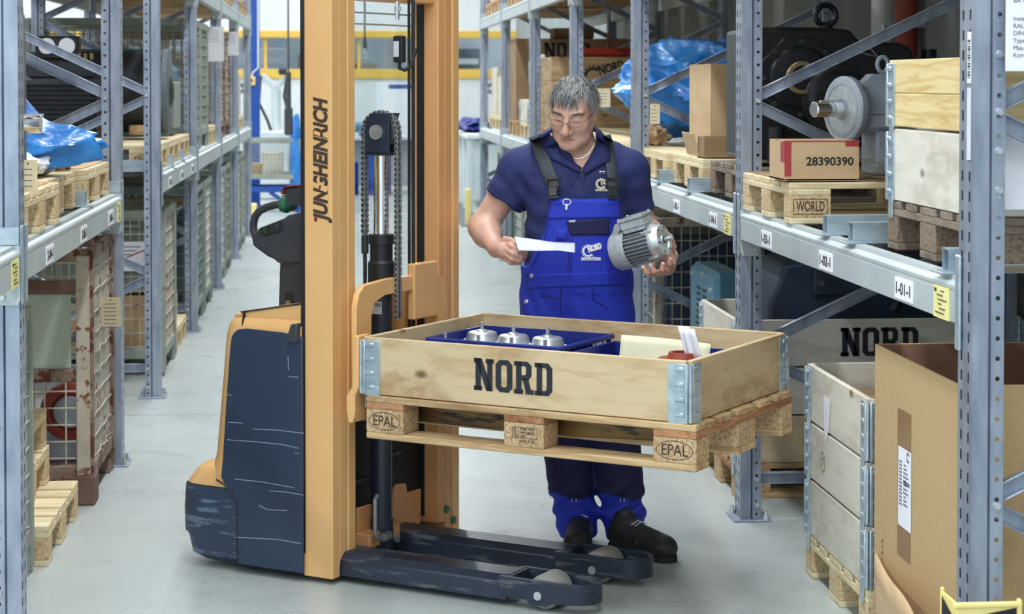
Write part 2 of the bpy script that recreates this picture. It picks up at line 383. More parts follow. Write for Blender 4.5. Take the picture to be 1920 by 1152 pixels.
def stencil(word, h, mat, parent, M, sx=.95, name='stencil_lettering', gap=0):
    mb = MB(); x = 0
    tot = sum(STENCIL[c][1] for c in word)*h*sx
    for c in word:
        for q in STENCIL[c][0]:
            vs = [((x+a*sx*h)-tot/2, b*h-h/2, 0) for a, b in q]
            A = sum(vs[i][0]*vs[(i+1) % 4][1]-vs[(i+1) % 4][0]*vs[i][1] for i in range(4))
            mb.add(vs if A > 0 else vs[::-1], [(0, 1, 2, 3)])
        x += STENCIL[c][1]*h*sx
    o = mb.build(name, mat, parent, smooth=False); return put(o, M)
def gear_logo(mb, R=1.0, n=12, a0=0, a1=2*math.pi):
    """toothed ring, drawn flat in XY"""
    for k in range(n):
        t = a0+(a1-a0)*(k+.5)/n; w = (a1-a0)/n
        for (r0, r1, hw) in ((.58*R, .82*R, .5*w), (.82*R, R, .26*w)):
            vs = [(r0*math.cos(t-hw), r0*math.sin(t-hw), 0), (r1*math.cos(t-hw), r1*math.sin(t-hw), 0), (r1*math.cos(t+hw), r1*math.sin(t+hw), 0), (r0*math.cos(t+hw), r0*math.sin(t+hw), 0)]
            mb.add(vs, [(0, 1, 2, 3)])
    return mb
def ring2d(mb, rx, ry, w, n=28):
    for k in range(n):
        a, b = 2*math.pi*k/n, 2*math.pi*(k+1)/n
        mb.add([((rx-w)*math.cos(a), (ry-w)*math.sin(a), 0), (rx*math.cos(a), ry*math.sin(a), 0), (rx*math.cos(b), ry*math.sin(b), 0), ((rx-w)*math.cos(b), (ry-w)*math.sin(b), 0)], [(0, 1, 2, 3)])
    return mb
# ================================================================ the hall
XR, XL = 1.5555, -.96                           # aisle faces of the two rack rows
UR = [4.84, 7.64, 10.44, 13.24, 16.04, 18.84, 21.64]
UL = [6.16, 8.96, 10.86, 13.66, 16.46, 19.26, 22.06]
HALL = dict(x0=-9.0, x1=2.98, y0=-7.0, y1=33.0, z=6.4)
fl = link('floor', None); tag(fl, kind='structure')
for (a, b) in ((HALL['y0'], 10.196), (10.204, 21.0), (21.006, HALL['y1'])):
    MB().box(((HALL['x0']+HALL['x1'])/2, (a+b)/2, -.1), (HALL['x1']-HALL['x0'], b-a, .2)).build('floor_slab', 'floor', fl, smooth=False)
MB().box((-3, 13, -.18), (11.9, 39.9, .3)).build('joint_filler', 'joint', fl, smooth=False)
tag(MB().box((HALL['x1']+.1, 13, 3.2), (.2, 40, 6.4)).build('wall_right', 'wall_grey', smooth=False), kind='structure')
tag(MB().box((HALL['x0']-.1, 13, 3.2), (.2, 40, 6.4)).build('wall_left', 'wall_white', smooth=False), kind='structure')
tag(MB().box((-3, 13, 6.5), (12.2, 40, .2)).build('ceiling', 'ceiling', smooth=False), kind='structure')
def luminaire(x, y, n):
    t = thing('ceiling_luminaire', 'long white ceiling luminaire under the hall roof, out of frame', 'lamp', (x, y, 6.2), 0, 'ceiling luminaires')
    MB().box((0, 0, .05), (.34, 2.6, .09), 0, None, .01).build('housing', 'wall_white', t)
    MB().box((0, 0, 0), (.28, 2.5, .01)).build('diffuser', 'lamp', t)
    for s in (-1, 1): MB().cyl((0, s*.9, .09), (0, s*.9, .2), .01, n=6).build('hanger', 'zinc', t)
    L = bpy.data.lights.new('luminaire_light', 'AREA'); L.shape = 'RECTANGLE'; L.size = .3; L.size_y = 2.5; L.energy = LAMP_W; L.color = (.93, .97, 1)
    o = link('luminaire_light', L, t, (0, 0, -.02)); return t
for iy, y in enumerate((-4.5, -.9, 2.7, 6.3, 9.9, 13.5, 17.1, 20.7, 24.3, 27.9, 31.2)):
    for x in (.3, -5.6): luminaire(x, y, iy)
# ================================================================ pallet rack
def holes(mb, o, u, w, n, pitch, hx, hz, cx=None, round_=True, z0=0):
    """plate of n cells, each with one hole; o origin, u unit across, up is z"""
    o, u = Vector(o), Vector(u); cx = w/2 if cx is None else cx; Z = Vector((0, 0, 1)); vs = []; fs = []
    for k in range(n):
        zc = z0+(k+.5)*pitch; b = len(vs); z0_, z1_ = z0+k*pitch, z0+(k+1)*pitch
        out = [(0, z0_), (cx, z0_), (w, z0_), (w, zc), (w, z1_), (cx, z1_), (0, z1_), (0, zc)]
        ang = [-.75, -.5, -.25, 0, .25, .5, .75, 1]
        inn = [(cx+hx*(math.cos(a*math.pi) if round_ else max(-1, min(1, 1.42*math.cos(a*math.pi)))), zc+hz*(math.sin(a*math.pi) if round_ else max(-1, min(1, 1.42*math.sin(a*math.pi))))) for a in ang]
        vs += [o+u*p+Z*q for p, q in out]+[o+u*p+Z*q for p, q in inn]
        fs += [(b+i, b+(i+1) % 8, b+8+(i+1) % 8, b+8+i) for i in range(8)]
    mb.add(vs, fs); return mb
def upright_mesh(sgn, H=3.2, full=True):
    """aisle face at x=0 (material behind it at +x for sgn=1), y from -.11 to 0"""
    mb = MB(); n = int(H/.05)
    X = lambda a: sgn*a
    for (y0, w) in ((-.11, .055), (-.055, .055)):                       # aisle face with two columns of slots
        if full: holes(mb, (0, y0, 0), (0, 1, 0), w, n, .05, .006, .013, round_=False)
        else: mb.add([(0, y0, 0), (0, y0+w, 0), (0, y0+w, H), (0, y0, H)], [(0, 1, 2, 3)])
    for (y, d) in ((-.11, 1), (0, -1)):                                  # the two sides: plain strip, groove, strip of holes
        P = [(0, y), (X(.041), y), (X(.045), y+d*.014), (X(.049), y+d*.004)]
        for a, b in zip(P, P[1:]): mb.add([(*a, 0), (*b, 0), (*b, H), (*a, H)], [(0, 1, 2, 3)])
        holes(mb, (X(.049), y+d*.004, 0), (sgn, 0, 0), .033, n, .05, .0062, .0062, cx=.017)
        mb.add([(X(.082), y+d*.004, 0), (X(.082), y+d*.03, 0), (X(.082), y+d*.03, H), (X(.082), y+d*.004, H)], [(0, 1, 2, 3)])
    mb.add([(X(.035), -.1, 0), (X(.035), -.01, 0), (X(.035), -.01, H), (X(.035), -.1, H)], [(0, 1, 2, 3)])
    mb.add([(0, -.11, H), (X(.08), -.11, H), (X(.08), 0, H), (0, 0, H)], [(0, 1, 2, 3)])
    return mb.mesh('upright', 'galv', True, 20)
UPM = {1: upright_mesh(1), -1: upright_mesh(-1)}
BOLT = MB().cyl((0, 0, 0), (0, -.010, 0), .011, .009, n=6).mesh('bolt', 'zinc')
_bp = MB().box((0, 0, .004), (.15, .17, .008), 0, None, .002); BASE = _bp.mesh('base_plate', 'galv')
ANCH = MB().cyl((0, 0, 0), (0, 0, .03), .008, n=6).cyl((0, 0, 0), (0, 0, .012), .015, n=6).mesh('anchor_bolt', 'zinc')
RACK = []
def rack_frame(side, y, label):
    sgn = 1 if side == 'R' else -1; x = XR if side == 'R' else XL
    t = link('rack_frame', None, None, (x, y, 0)); tag(t, label); RACK.append((t, side, y))
    link('upright', UPM[sgn], t, (0, 0, 0)); r = link('upright', UPM[-sgn], t, (sgn*1.1, 0, 0))
    for xx in (.045, 1.055):
        link('base_plate', BASE, t, (sgn*xx, -.055, 0))
        for dx, dy in ((-.055, .06), (.055, -.06), (.055, .06)): link('anchor_bolt', ANCH, t, (sgn*xx+dx, -.055+dy, .008))
    mk = lambda a, b: MB().bar((sgn*a[0], -.072, a[1]), (sgn*b[0], -.072, b[1]), .026, .042, 0, (0, 1, 0), .003)
    def brace(a, b, nm='brace'):
        p0, p1 = Vector((sgn*a[0], -.062, a[1])), Vector((sgn*b[0], -.062, b[1])); d = (p1-p0).normalized(); up = Vector((0, 1, 0)).cross(d)*(1 if sgn > 0 else -1)
        mb = MB(); mb.bar(p0, p1, .004, .042, 0, up, .001)                # web of the C channel facing the camera
        for s in (-1, 1): mb.bar(p0+up*s*.02+Vector((0, -.012, 0)), p1+up*s*.02+Vector((0, -.012, 0)), .026, .004, 0, up, .001)
        return mb.build(nm, 'galv', t)
    brace((.06, .16), (1.04, .16), 'cross_brace')
    for k in range(3):
        zf = .66+.975*k
        brace((.06, zf-.015), (1.04, zf-.475)); brace((.06, zf+.015), (1.04, zf+.475))
    for z in (.06, .16, .66, 1.635, 2.61): link('bolt', BOLT, t, (sgn*.066, -.106, z))
    return t
WORDS = ['first', 'second', 'third', 'fourth', 'fifth', 'sixth', 'seventh']
for i, y in enumerate(UR):
    rack_frame('R', y, ['perforated steel rack frame closest to the camera at the right edge, carrying the white sign',
        'perforated steel rack frame between the tall cardboard box and the black gearbox', 'perforated steel rack frame between the worker and the tall cardboard box on the right',
        'perforated steel rack frame whose upright ends right above the worker\'s hair', 'rack frame left of the worker\'s head beside the stacked collars, right row',
        'second farthest rack frame of the right row, beyond the stacked collars', 'farthest rack frame of the right row beside the yellow mast'][i])
for i, y in enumerate(UL):
    rack_frame('L', y, ['perforated steel rack frame cut by the left edge of the picture', 'perforated steel rack frame beside the rusty crate with the paper tag',
        'perforated steel rack frame with bolted foot left of the tall wire mesh crate', 'fourth rack frame of the left row from the camera, behind the new wooden pallets',
        'fifth rack frame of the left row from the camera', 'sixth rack frame of the left row from the camera', 'farthest rack frame of the left row beside the blue column'][i])
BT, BH = 1.215, .115                            # top and height of the first beam level
def beam(side, y0, y1, z, label, codes=(), yellow=(), rear=False):
    """load beam between two frames: y0 far face of the near frame, y1 near face of the far frame"""
    sgn = 1 if side == 'R' else -1; x = (XR if side == 'R' else XL)+(sgn*1.05 if rear else 0)
    t = link('rack_beam', None, None, (x, 0, 0)); tag(t, label); RACK.append((t, side, y0+.5))
    P = [(-.004*sgn, z-BH), (.046*sgn, z-BH), (.046*sgn, z), (.014*sgn, z), (.012*sgn, z-.012), (-.002*sgn, z-.016), (-.006*sgn, z-.022), (-.006*sgn, z-.03), (-.002*sgn, z-.036), (-.004*sgn, z-.04)]
    MB().prism([(a, b) for a, b in P], 'y', y0+.004, y1-.004).build('beam_profile', 'galv_beam', t, angle=20)
    if rear: return t
    for (yy, s) in ((y0, -1), (y1, 1)):         # hooked end connectors on the uprights
        MB().box((-.006*sgn, yy+s*.018, z-.06), (.008, .036, .24), 0, None, .003).build('end_connector', 'galv_bright', t)
        ys = yy-.004 if s > 0 else yy+.004
        MB().prism([(-.004*sgn, z+.0), (.074*sgn, z+.0), (.074*sgn, z-.165), (.066*sgn, z-.18), (.004*sgn, z-.18), (-.004*sgn, z-.165)], 'y', ys-.003, ys+.003).build('end_plate', 'galv_beam', t)
        link('bolt', BOLT, t, (.05*sgn, ys-.003, z-.155))
        MB().box((.035*sgn, ys, z+.028), (.075, .006, .055), 0, None, .002).build('safety_lug', 'galv_bright', t)
    for (yy, s) in codes:
        c = MB().box((0, 0, 0), (.004, .165, .058)).build('location_label', 'white_print', t, (-.0065*sgn, yy, z-.078))
        M = frame((-.0093*sgn, yy, z-.079), (0, -sgn, 0), (0, 0, 1)); text('location_code', s, .046, 'ink_flat', t, M, .012, fit=.135)
    for yy in yellow:
        c = MB().box((0, 0, 0), (.004, .125, .082)).build('load_label', 'paper_yellow', t, (-.0065*sgn, yy, z-.075))
        mb = MB()
        for k in range(6): mb.box((-.0091*sgn, yy+(-.012+.02*(k % 2)), z-.045-.0115*k), (.001, .03+.022*((k*7) % 3), .003))
        mb.box((-.0091*sgn, yy+sgn*.045, z-.045), (.001, .018, .009)); mb.build('load_print', 'ink_brown', t)
    return t
def bays(side, ys):
    return [(a, b-.11) for a, b in zip(ys, ys[1:])]
def yat(px, x): return x*FPX/ (px-633.7) * .9965
for i, (a, b) in enumerate(bays('R', UR)):
    codes = {0: [(at_x(1440, 455, XR).y, '1-03-1'), (at_x(1552, 498, XR).y, '1-02-1'), (at_x(1699, 548, XR).y, '1-01-1')],
             1: [(at_x(1271, 396, XR).y, '1-05-1'), (at_x(1340, 420, XR).y, '1-04-1')]}.get(i, [])
    yel = {0: [at_x(1770, 558, XR).y], 1: [at_x(1367, 417, XR).y]}.get(i, [])
    beam('R', a, b, BT, ['long grey rack beam labelled 1-03-1, 1-02-1 and 1-01-1 above the cardboard box', 'grey rack beam labelled 1-05-1 and 1-04-1 beside the motor in the worker\'s hand',
        'grey rack beam right behind the worker\'s shoulder', 'grey lower rack beam left of the worker\'s shoulder, right row', 'lower rack beam two bays beyond the worker, right row', 'farthest lower rack beam of the right row'][i], codes, yel)
    beam('R', a, b, BT, 'rear lower beam of the %s bay from the camera, right row, in shadow behind the load' % WORDS[i], rear=True)
    beam('R', a, b, 2.40, 'upper rack beam over the %s bay from the camera, right row' % WORDS[i])
    beam('R', a, b, 2.40, 'rear upper beam over the %s bay from the camera, right row' % WORDS[i], rear=True)
beam('L', 3.36, 6.05, BT, 'beam end with yellow sticker at the left edge, below shelf level', [], [at_x(24, 505, XL).y])
beam('L', 3.36, 6.05, BT, 'rear lower beam left of the picture edge', rear=True)
for i, (a, b) in enumerate(bays('L', UL)):
    if i == 1: continue                          # passage between the two rack blocks
    codes = {0: [(at_x(90, 487, XL).y, '2-04-1'), (at_x(154, 445, XL).y, '2-05-1'), (at_x(205, 413, XL).y, '2-06-1')],
             2: [(at_x(317, 344, XL).y, '2-07-1'), (at_x(339, 332, XL).y, '2-08-1'), (at_x(359, 322, XL).y, '2-09-1')]}.get(i, [])
    yel = {0: [at_x(220, 391, XL).y]}.get(i, [])
    w = {0: 'first', 2: 'second', 3: 'third', 4: 'fourth', 5: 'fifth'}[i]
    beam('L', a, b, BT, {0: 'grey rack beam on the left under the blue film, with three location labels', 2: 'bluish rack beam of the left row with three small white labels under new pallets'}.get(i, 'lower front beam of the %s loaded bay, left row' % w), codes, yel)
    beam('L', a, b, BT, 'rear lower beam of the %s loaded bay, left row' % w, rear=True)
    beam('L', a, b, 2.40, 'upper front beam of the %s loaded bay, left row' % w)
    beam('L', a, b, 2.40, 'rear upper beam of the %s loaded bay, left row' % w, rear=True)
racks = {}
for key, x, y, lab in (('R', XR, 4.73, 'long grey steel pallet rack along the right side of the aisle'), ('L0', XL, 3.36, 'grey steel pallet rack at the left edge, up to the passage'), ('L1', XL, 10.75, 'grey steel pallet rack on the left beyond the passage')):
    racks[key] = thing('pallet_rack', lab, 'pallet rack', (x, y, 0), 0, 'pallet racks')
for t, side, y in RACK:
    r = racks['R' if side == 'R' else ('L0' if y < 9.2 else 'L1')]; t.location = t.location-r.location; t.parent = r
# stickers and extra bolts on the nearest right upright
_f = [t for t, sd, y in RACK if sd == 'R' and abs(y-UR[0]) < .01 and t.name.startswith('rack_frame')][0]
for (z0, z1, m) in ((at_x(1816, 156, XR).z, at_x(1816, 60, XR).z, 'paper'), (at_x(1816, 300, XR).z, at_x(1816, 165, XR).z, 'paper_grey')): MB().box((-.001, -.078, (z0+z1)/2), (.001, .030, z1-z0), 0, None, .0003).build('sticker', m, _f)
for z in (1.777, 1.539, 1.442): link('bolt', BOLT, _f, (.066, -.106, z))
_m = MB(); _z = (at_x(1816, 156, XR).z+at_x(1816, 60, XR).z)/2
for k in range(14): _m.box((-.002, -.078, _z-.05+k*.007), (.0004, .018, .002+.002*((k*5) % 3)))
_m.build('sticker_print', 'ink_flat', _f)
def crossbar(x0, x1, y, label, z=BT):
    t = thing('shelf_crossbar', label, 'crossbar', (0, y, z), 0, 'galvanised bars across the rack beams')
    MB().prism([(-.028, 0), (-.024, 0), (-.024, .06), (.024, .06), (.024, 0), (.028, 0), (.028, .064), (-.028, .064)], 'x', x0, x1).build('channel', 'galv_bright', t, angle=20)
    for xx in (x0, x1):
        MB().box((xx+(.02 if xx == x0 else -.02), 0, .003), (.09, .1, .005), 0, None, .001).build('foot_plate', 'galv_bright', t)
    return t
# ================================================================ pallets and collars
def pallet(label, c, rz=0, tone='new', group='wooden pallets', z=0):
    """euro pallet, 1.2 m along local X"""
    d, k, r = {'new': ('deck_new', 'chip_new', 'deck_new'), 'used': ('deck', 'chip', 'deck_red'), 'old': ('deck_old', 'chip_old', 'deck_old')}[tone]
    t = thing('wooden_pallet', label, 'pallet', (c[0], c[1], z), rz, group)
    for y, w in ((-.35, .1), (0, .145), (.35, .1)):
        piece('bottom_board', (1.2, w, .022), (0, y, .011), t, d)
        for x in (-.5275, 0, .5275): piece('block', (.145, w, .078), (x, y, .061), t, k)
    for x in (-.5275, 0, .5275): piece('stringer_board', (.8, .145, .022), (x, 0, .111), t, r, math.pi/2)
    for y, w in ((-.3275, .145), (-.1625, .1), (0, .145), (.1625, .1), (.3275, .145)): piece('deck_board', (1.2, w, .022), (0, y, .133), t, d)
    return t
def _hinge(h):
    mb = MB()
    for ax in (0, 1):
        def P(a, o, z): return (a, -o, z) if ax == 0 else (-o, a, z)
        def B(a0, a1, z0, z1, o0, o1, ch=.0):
            p, q = P(a0, o0, z0), P(a1, o1, z1); mb.box([(p[i]+q[i])/2 for i in range(3)], [abs(p[i]-q[i]) for i in range(3)], 0, None, ch)
        B(.006, .075, -.0, h-.012, 0, .003, .001)
        B(.028, .068, -.05, .03, .001, .005, .001)                # tongue hanging over the deck
        for k in range(4): B(.018, .052, .02+k*h*.24, .034+k*h*.24, .002, .009, .003)
        B(.006, .018, 0, h-.012, .001, .008, .003)
    mb.cyl((-.001, -.001, .004), (-.001, -.001, h-.014), .006, n=8)
    return mb.mesh('hinge', 'galv_bright', True, 40)
_hg = {}
def collar(label, c, z, rz=0, mat='ply', h=.195, group='pallet collars', boards=1, L=1.2, Wd=.8):
    t = thing('pallet_collar', label, 'pallet collar', (c[0], c[1], z), rz, group)
    a, b, th = L/2, Wd/2, .02
    hh = (h-.004)/boards
    for s in (-1, 1):
        for k in range(boards):
            piece('panel', (L-.03, th, hh-.0015), (0, s*(b-th/2), .002+hh*(k+.5)), t, mat, 0 if s < 0 else math.pi, .002)
            piece('panel', (Wd-.03, th, hh-.0015), (s*(a-th/2), 0, .002+hh*(k+.5)), t, mat, math.pi/2*s, .002)
    if h not in _hg: _hg[h] = _hinge(h)
    for k, (x, y) in enumerate(((-a, -b), (a, -b), (a, b), (-a, b))): link('hinge', _hg[h], t, (x, y, 0), (0, 0, k*math.pi/2))
    return t
# ================================================================ pedestrian stacker
TO = Vector((.802, 6.578, 0)); TH = -.5995
TU_ = Vector((math.cos(TH), math.sin(TH), 0)); TV_ = Vector((-math.sin(TH), math.cos(TH), 0))
def tloc(w): d = w-TO; return Vector((d.dot(TU_), d.dot(TV_), w.z))
def t_v(px, py, v): r = ray(px, py); return tloc(CAMP+r*((v-(CAMP-TO).dot(TV_))/r.dot(TV_)))
def t_u(px, py, u): r = ray(px, py); return tloc(CAMP+r*((u-(CAMP-TO).dot(TU_))/r.dot(TU_)))
def t_z(px, py, z): return tloc(at_z(px, py, z))
TK = thing('pallet_stacker', 'yellow and navy electric pedestrian stacker lifting the crate beside the worker', 'stacker', TO, TH)
V0, V1, UM0, UM1 = -.385, .455, -.855, -.735
def rsec(u0, u1, v0, v1, R, n=7):
    """section with both rear corners rounded (rear is -u)"""
    pts = [(u1, v0), (u1, v1)]
    for k in range(n+1): a = math.pi/2+math.pi/2*k/n; pts.append((u0+R+R*math.cos(a), v1-R+R*math.sin(a)))
    for k in range(n+1): a = math.pi+math.pi/2*k/n; pts.append((u0+R+R*math.cos(a), v0+R+R*math.sin(a)))
    return pts
def loft(name, mat, secs, parent, caps=True, **kw):
    mb = MB(); n = len(secs[0][1]); vs = [(p[0], p[1], z) for z, P in secs for p in P]
    fs = [(k*n+i, k*n+(i+1) % n, (k+1)*n+(i+1) % n, (k+1)*n+i) for k in range(len(secs)-1) for i in range(n)]
    if caps: fs += [tuple(range(n))[::-1], tuple(range((len(secs)-1)*n, len(secs)*n))]
    mb.add(vs, fs); return mb.build(name, mat, parent, **kw)
VB = -.398
loft('lower_bumper', 'navy_bumper', [(.024, rsec(-1.35, UM0, VB+.03, V1-.03, .1)), (.045, rsec(-1.378, UM0, VB+.006, V1-.006, .1)), (.11, rsec(-1.392, UM0, VB, V1, .1)), (.118, rsec(-1.404, UM0, VB-.002, V1, .1)), (.2, rsec(-1.408, UM0, VB-.002, V1, .1)), (.284, rsec(-1.402, UM0, VB, V1, .1)), (.292, rsec(-1.392, UM0, VB+.004, V1-.004, .1))], TK, angle=40)
loft('step_cover', 'yellow', [(.293, rsec(-1.393, UM0, VB, V1, .1)), (.335, rsec(-1.36, UM0, VB+.006, V1-.006, .1)), (.356, rsec(-1.335, UM0, VB+.014, V1-.014, .1)), (.368, rsec(-1.30, UM0, VB+.03, V1-.03, .1)), (.376, rsec(-1.25, UM0, VB+.05, V1-.05, .09))], TK, angle=60)
loft('column_cover', 'yellow', [(.294, rsec(-1.30, UM0, VB, V1, .09)), (.35, rsec(-1.275, UM0, VB, V1, .09)), (.41, rsec(-1.258, UM0, VB, V1, .09)), (.62, rsec(-1.235, UM0, VB, V1, .09)), (.82, rsec(-1.214, UM0, VB, V1, .09)), (.86, rsec(-1.205, UM0, VB+.003, V1-.003, .09)), (.888, rsec(-1.187, UM0, VB+.012, V1-.012, .085)), (.9, rsec(-1.16, UM0, VB+.03, V1-.03, .07))], TK, angle=60)
MB().prism([(-1.16, .89), (-1.14, .906), (-.856, .954), (-.856, .89)], 'y', VB+.02, V1-.02).build('hood', 'yellow', TK, bevel=.008)
MB().box((0, 0, 0), (.004, .012, .052)).build('hood_seam', 'black', TK, (-1.103, VB+.010, .884), (0, .12, 0))
MB().prism([(-1.12, .9075), (-.87, .9495), (-.87, .9535), (-1.12, .9115)], 'y', VB+.015, VB+.03).build('hood_gap', 'black', TK)
def side_panel():
    P = [(-1.196, .31), (-1.178, .309)]
    o = [(-1.128, .262), (-1.122, .25), (-1.122, .032), (-.845, .032), (-.845, .842), (-.93, .852), (-1.08, .856)]
    for k in range(7): a = math.pi/2+math.pi/2*k/6; o.append((-1.098+.05*math.cos(a), .804+.05*math.sin(a)))
    o += [(-1.152, .78), (-1.17, .58), (-1.184, .40), (-1.192, .33)]
    mb = MB().prism(o+P[::-1][:0]+[(-1.178, .309)], 'y', VB-.006, VB+.004); return mb
MB().tube([(-1.215, VB-.003, .318), (-1.18, VB-.005, .305), (-1.128, VB-.0055, .26), (-1.122, VB-.0055, .245), (-1.122, VB-.0055, .03)], .0028, 6).build('panel_seam', 'black', TK)
side_panel().build('side_panel', 'navy_panel', TK, bevel=.003)
for pts in (((475, 805), (520, 807), (570, 813)), ((425, 825), (480, 829), (530, 834), (560, 841)), ((505, 921), (535, 923), (569, 929)), ((440, 899), (490, 904), (552, 915)), ((540, 668), (541, 695)), ((425, 740), (436, 742)), ((427, 792), (455, 794)), ((540, 706), (560, 708)), ((486, 948), (500, 956), (538, 958)), ((552, 850), (562, 851)), ((440, 1008), (520, 1012), (565, 1020))):
    q = [t_v(x, y, VB-.0062) for x, y in pts]; mb = MB()
    for a, b in zip(q, q[1:]): mb.bar(a, b, .0008, .0026, 0, (0, 0, 1))
    mb.build('scratch', 'scratch', TK)
MB().prism([(-.905, .825), (-.883, .884), (-.858, .888), (-.858, .822)], 'y', VB-.02, VB+.01).build('latch_cover', 'tiller', TK, bevel=.004)
# ---- mast: three nested rails on either side
for s in (0, 1):
    for k, (z0, u0, u1) in enumerate(((.02, UM0, UM1), (.03, UM0+.01, UM1-.004), (.075, UM0+.012, UM1-.002))):
        a, b = (V0+.05*k, V0+.05*k+.047) if s == 0 else (V1-.05*k-.047, V1-.05*k)
        nm = ('outer_rail', 'middle_rail', 'inner_rail')[k]
        MB().box(((u0+u1)/2, (a+b)/2, (z0+2.55)/2), (u1-u0, b-a, 2.55-z0), 0, None, .004).build(nm, 'yellow' if s == 0 else 'yellow_deep_shade' if k else 'yellow', TK)  # inner rails on the far side take the shaded yellow
    g = V0+.148 if s == 0 else V1-.148
    MB().box((-.812, g, 1.3), (.028, .012, 2.4)).build('rail_channel', 'black', TK)
MB().box((-.80, (V0+V1)/2, 2.03), (.10, V1-V0-.3, .07), 0, None, .004).build('mast_crosshead', 'yellow_deep_shade', TK)
MB().box((-.852, V0+.01, 1.3), (.014, .03, 2.4)).build('edge_seal', 'black', TK)
MB().box((-.86, (V0+V1)/2, 1.6), (.004, V1-V0-.28, 1.3)).build('guard_pane', 'clear', TK)
for z in (1.955, 1.915): MB().box((-.853, (V0+V1)/2, z), (.006, V1-V0-.3, .006)).build('pane_reflection', 'paper_grey', TK)  # pale strips: line reflections on the pane built as thin shapes
# lettering on the outer rail, read upwards; worn away in two places
LM = frame((-.777, V0-.0008, 1.445), (0, 0, 1), (-1, 0, 0))
text('mast_lettering', 'JUNGHEINRICH', .077, 'ink_brown', TK, LM, .045, .25, fit=.425)
for (z, w, du) in ((1.349, .02, .012), (1.36, .012, -.02), (1.535, .012, -.016), (1.528, .014, .022)): MB().box((-.777+du, V0-.0016, z), (.026, .0006, w), 0, (0, .3, 0)).build('worn_patch', 'yellow', TK)
MB().box((-.80, V0-.0012, 1.243), (.012, .0008, .014)).build('red_mark', 'red_plastic', TK)
# ---- lift cylinder with chain head
CV, CU = -.045, -.757
mb = MB().cyl((CU, CV, .06), (CU, CV, 1.03), .037, n=24).cyl((CU, CV, .06), (CU, CV, .16), .041, n=24); mb.build('cylinder_barrel', 'cyl_paint', TK)
MB().lathe([(.048, .96), (.048, 1.07), (.044, 1.075), (.04, 1.08), (.04, 1.135), (.045, 1.137), (.045, 1.17), (.04, 1.173)], (CU, CV, 0), (0, 0, 1)).build('cylinder_gland', 'black', TK)
MB().cyl((CU, CV, 1.15), (CU, CV, 1.46), .027, n=24).build('piston_rod', 'chrome', TK)
hp = [(-.805, 1.452), (-.705, 1.452), (-.705, 1.575), (-.697, 1.6), (-.775, 1.6), (-.805, 1.57)]
for s in (-1, 1):
    MB().prism(hp, 'y', CV+s*.026-.004, CV+s*.026+.004).build('head_plate', 'navy_steel', TK, bevel=.002)
MB().box((CU, CV, 1.456), (.1, .06, .012)).build('head_foot', 'navy_steel', TK)
MB().cyl((CU, CV-.038, 1.532), (CU, CV+.034, 1.532), .026, n=28).build('head_pin', 'zinc', TK)
MB().lathe([(.055, -.014), (.063, -.012), (.063, .012), (.055, .014)], (CU, CV, 1.532), (0, 1, 0), 32).build('chain_wheel', 'steel_dark', TK)
chn = link('lift_chain', None, TK); R_ = .0695; path = []
for k in range(20): path.append((CU-R_, 1.532-.0185*(20-k)))
for k in range(1, 12): a = math.pi-math.pi*k/12; path.append((CU+R_*math.cos(a), 1.532+R_*math.sin(a)))
for k in range(36): path.append((CU+R_, 1.532-.0185*k))
def link_mesh(o):
    mb = MB()
    for s in (-1, 1):
        pts = []
        for k in range(20):
            a = 2*math.pi*k/20; c, sn = math.cos(a), math.sin(a)
            if abs(c) > .25: pts.append((math.copysign(.0092, c)+.0085*(abs(c)-.25)/.75*math.copysign(1, c), .0092*math.copysign(abs(sn)**.8, sn)))
            else: pts.append((.0092*c*2, math.copysign(.0058, sn)))
        mb.prism(pts, 'y', s*(.009+o)-.0012, s*(.009+o)+.0012)
    for x in (-.0092, .0092): mb.cyl((x, -.0125-o*1.6, 0), (x, .0125+o*1.6, 0), .0045, n=8, mi=1)
    return mb.mesh('chain_link', ['zinc_dull', 'steel_dark'])
LKM = [link_mesh(0), link_mesh(.0032)]
for i, (a, b) in enumerate(zip(path, path[1:])):
    d = Vector((b[0]-a[0], 0, b[1]-a[1])); ang = -math.atan2(d.z, d.x)
    link('chain_link', LKM[i % 2], chn, ((a[0]+b[0])/2, CV, (a[1]+b[1])/2), (0, ang, 0))
MB().cyl((CU-R_, CV, 1.10), (CU-R_, CV, 1.165), .013, n=10).cyl((CU-R_, CV, .98), (CU-R_, CV, 1.10), .007, n=8).build('chain_anchor', 'steel_dark', TK)
MB().box((CU, CV-.0372, .915), (.05, .002, .045)).build('type_plate', 'paper_grey', TK)
text('type_print', 'Y1133526', .016, 'ink_flat', TK, frame((CU, CV-.0386, .925), (1, 0, 0), (0, 0, 1)), fit=.042)
# ---- hoses, sensor, lower frame
for (v, u, r) in ((.12, -.745, .0055), (.12, -.728, .0070)): MB().tube([(u, v, .62), (u, v, 1.2), (u, v, 2.2)], r, 8).build('hydraulic_hose', 'rubber', TK)
_q = t_v(749, 92, .02); SU, SZ = _q.x, _q.z
sb = MB().box((SU, .02, SZ), (.04, .03, .095), 0, None, .005).build('sensor_box', 'black', TK)
MB().box((SU-.004, .0045, SZ), (.022, .001, .055)).build('sensor_label', 'paper_grey', sb)
MB().tube([(SU, .02, SZ-.045), (SU, .02, SZ-.068), (SU+.015, .03, SZ-.075), (SU+.03, .05, SZ-.06), (SU+.03, .08, SZ)], .007, 8).build('sensor_cable', 'rubber', sb)
MB().cyl((SU-.015, .03, 1.93), (SU-.015, .03, 1.995), .008, n=8).cyl((SU-.015, .03, 1.96), (SU-.015, .03, 1.975), .012, n=6).build('stop_bolt', 'zinc', TK)
MB().box((-.83, .03, .42), (.03, .55, .62), 0, None, .005).build('battery_wall', 'black', TK)
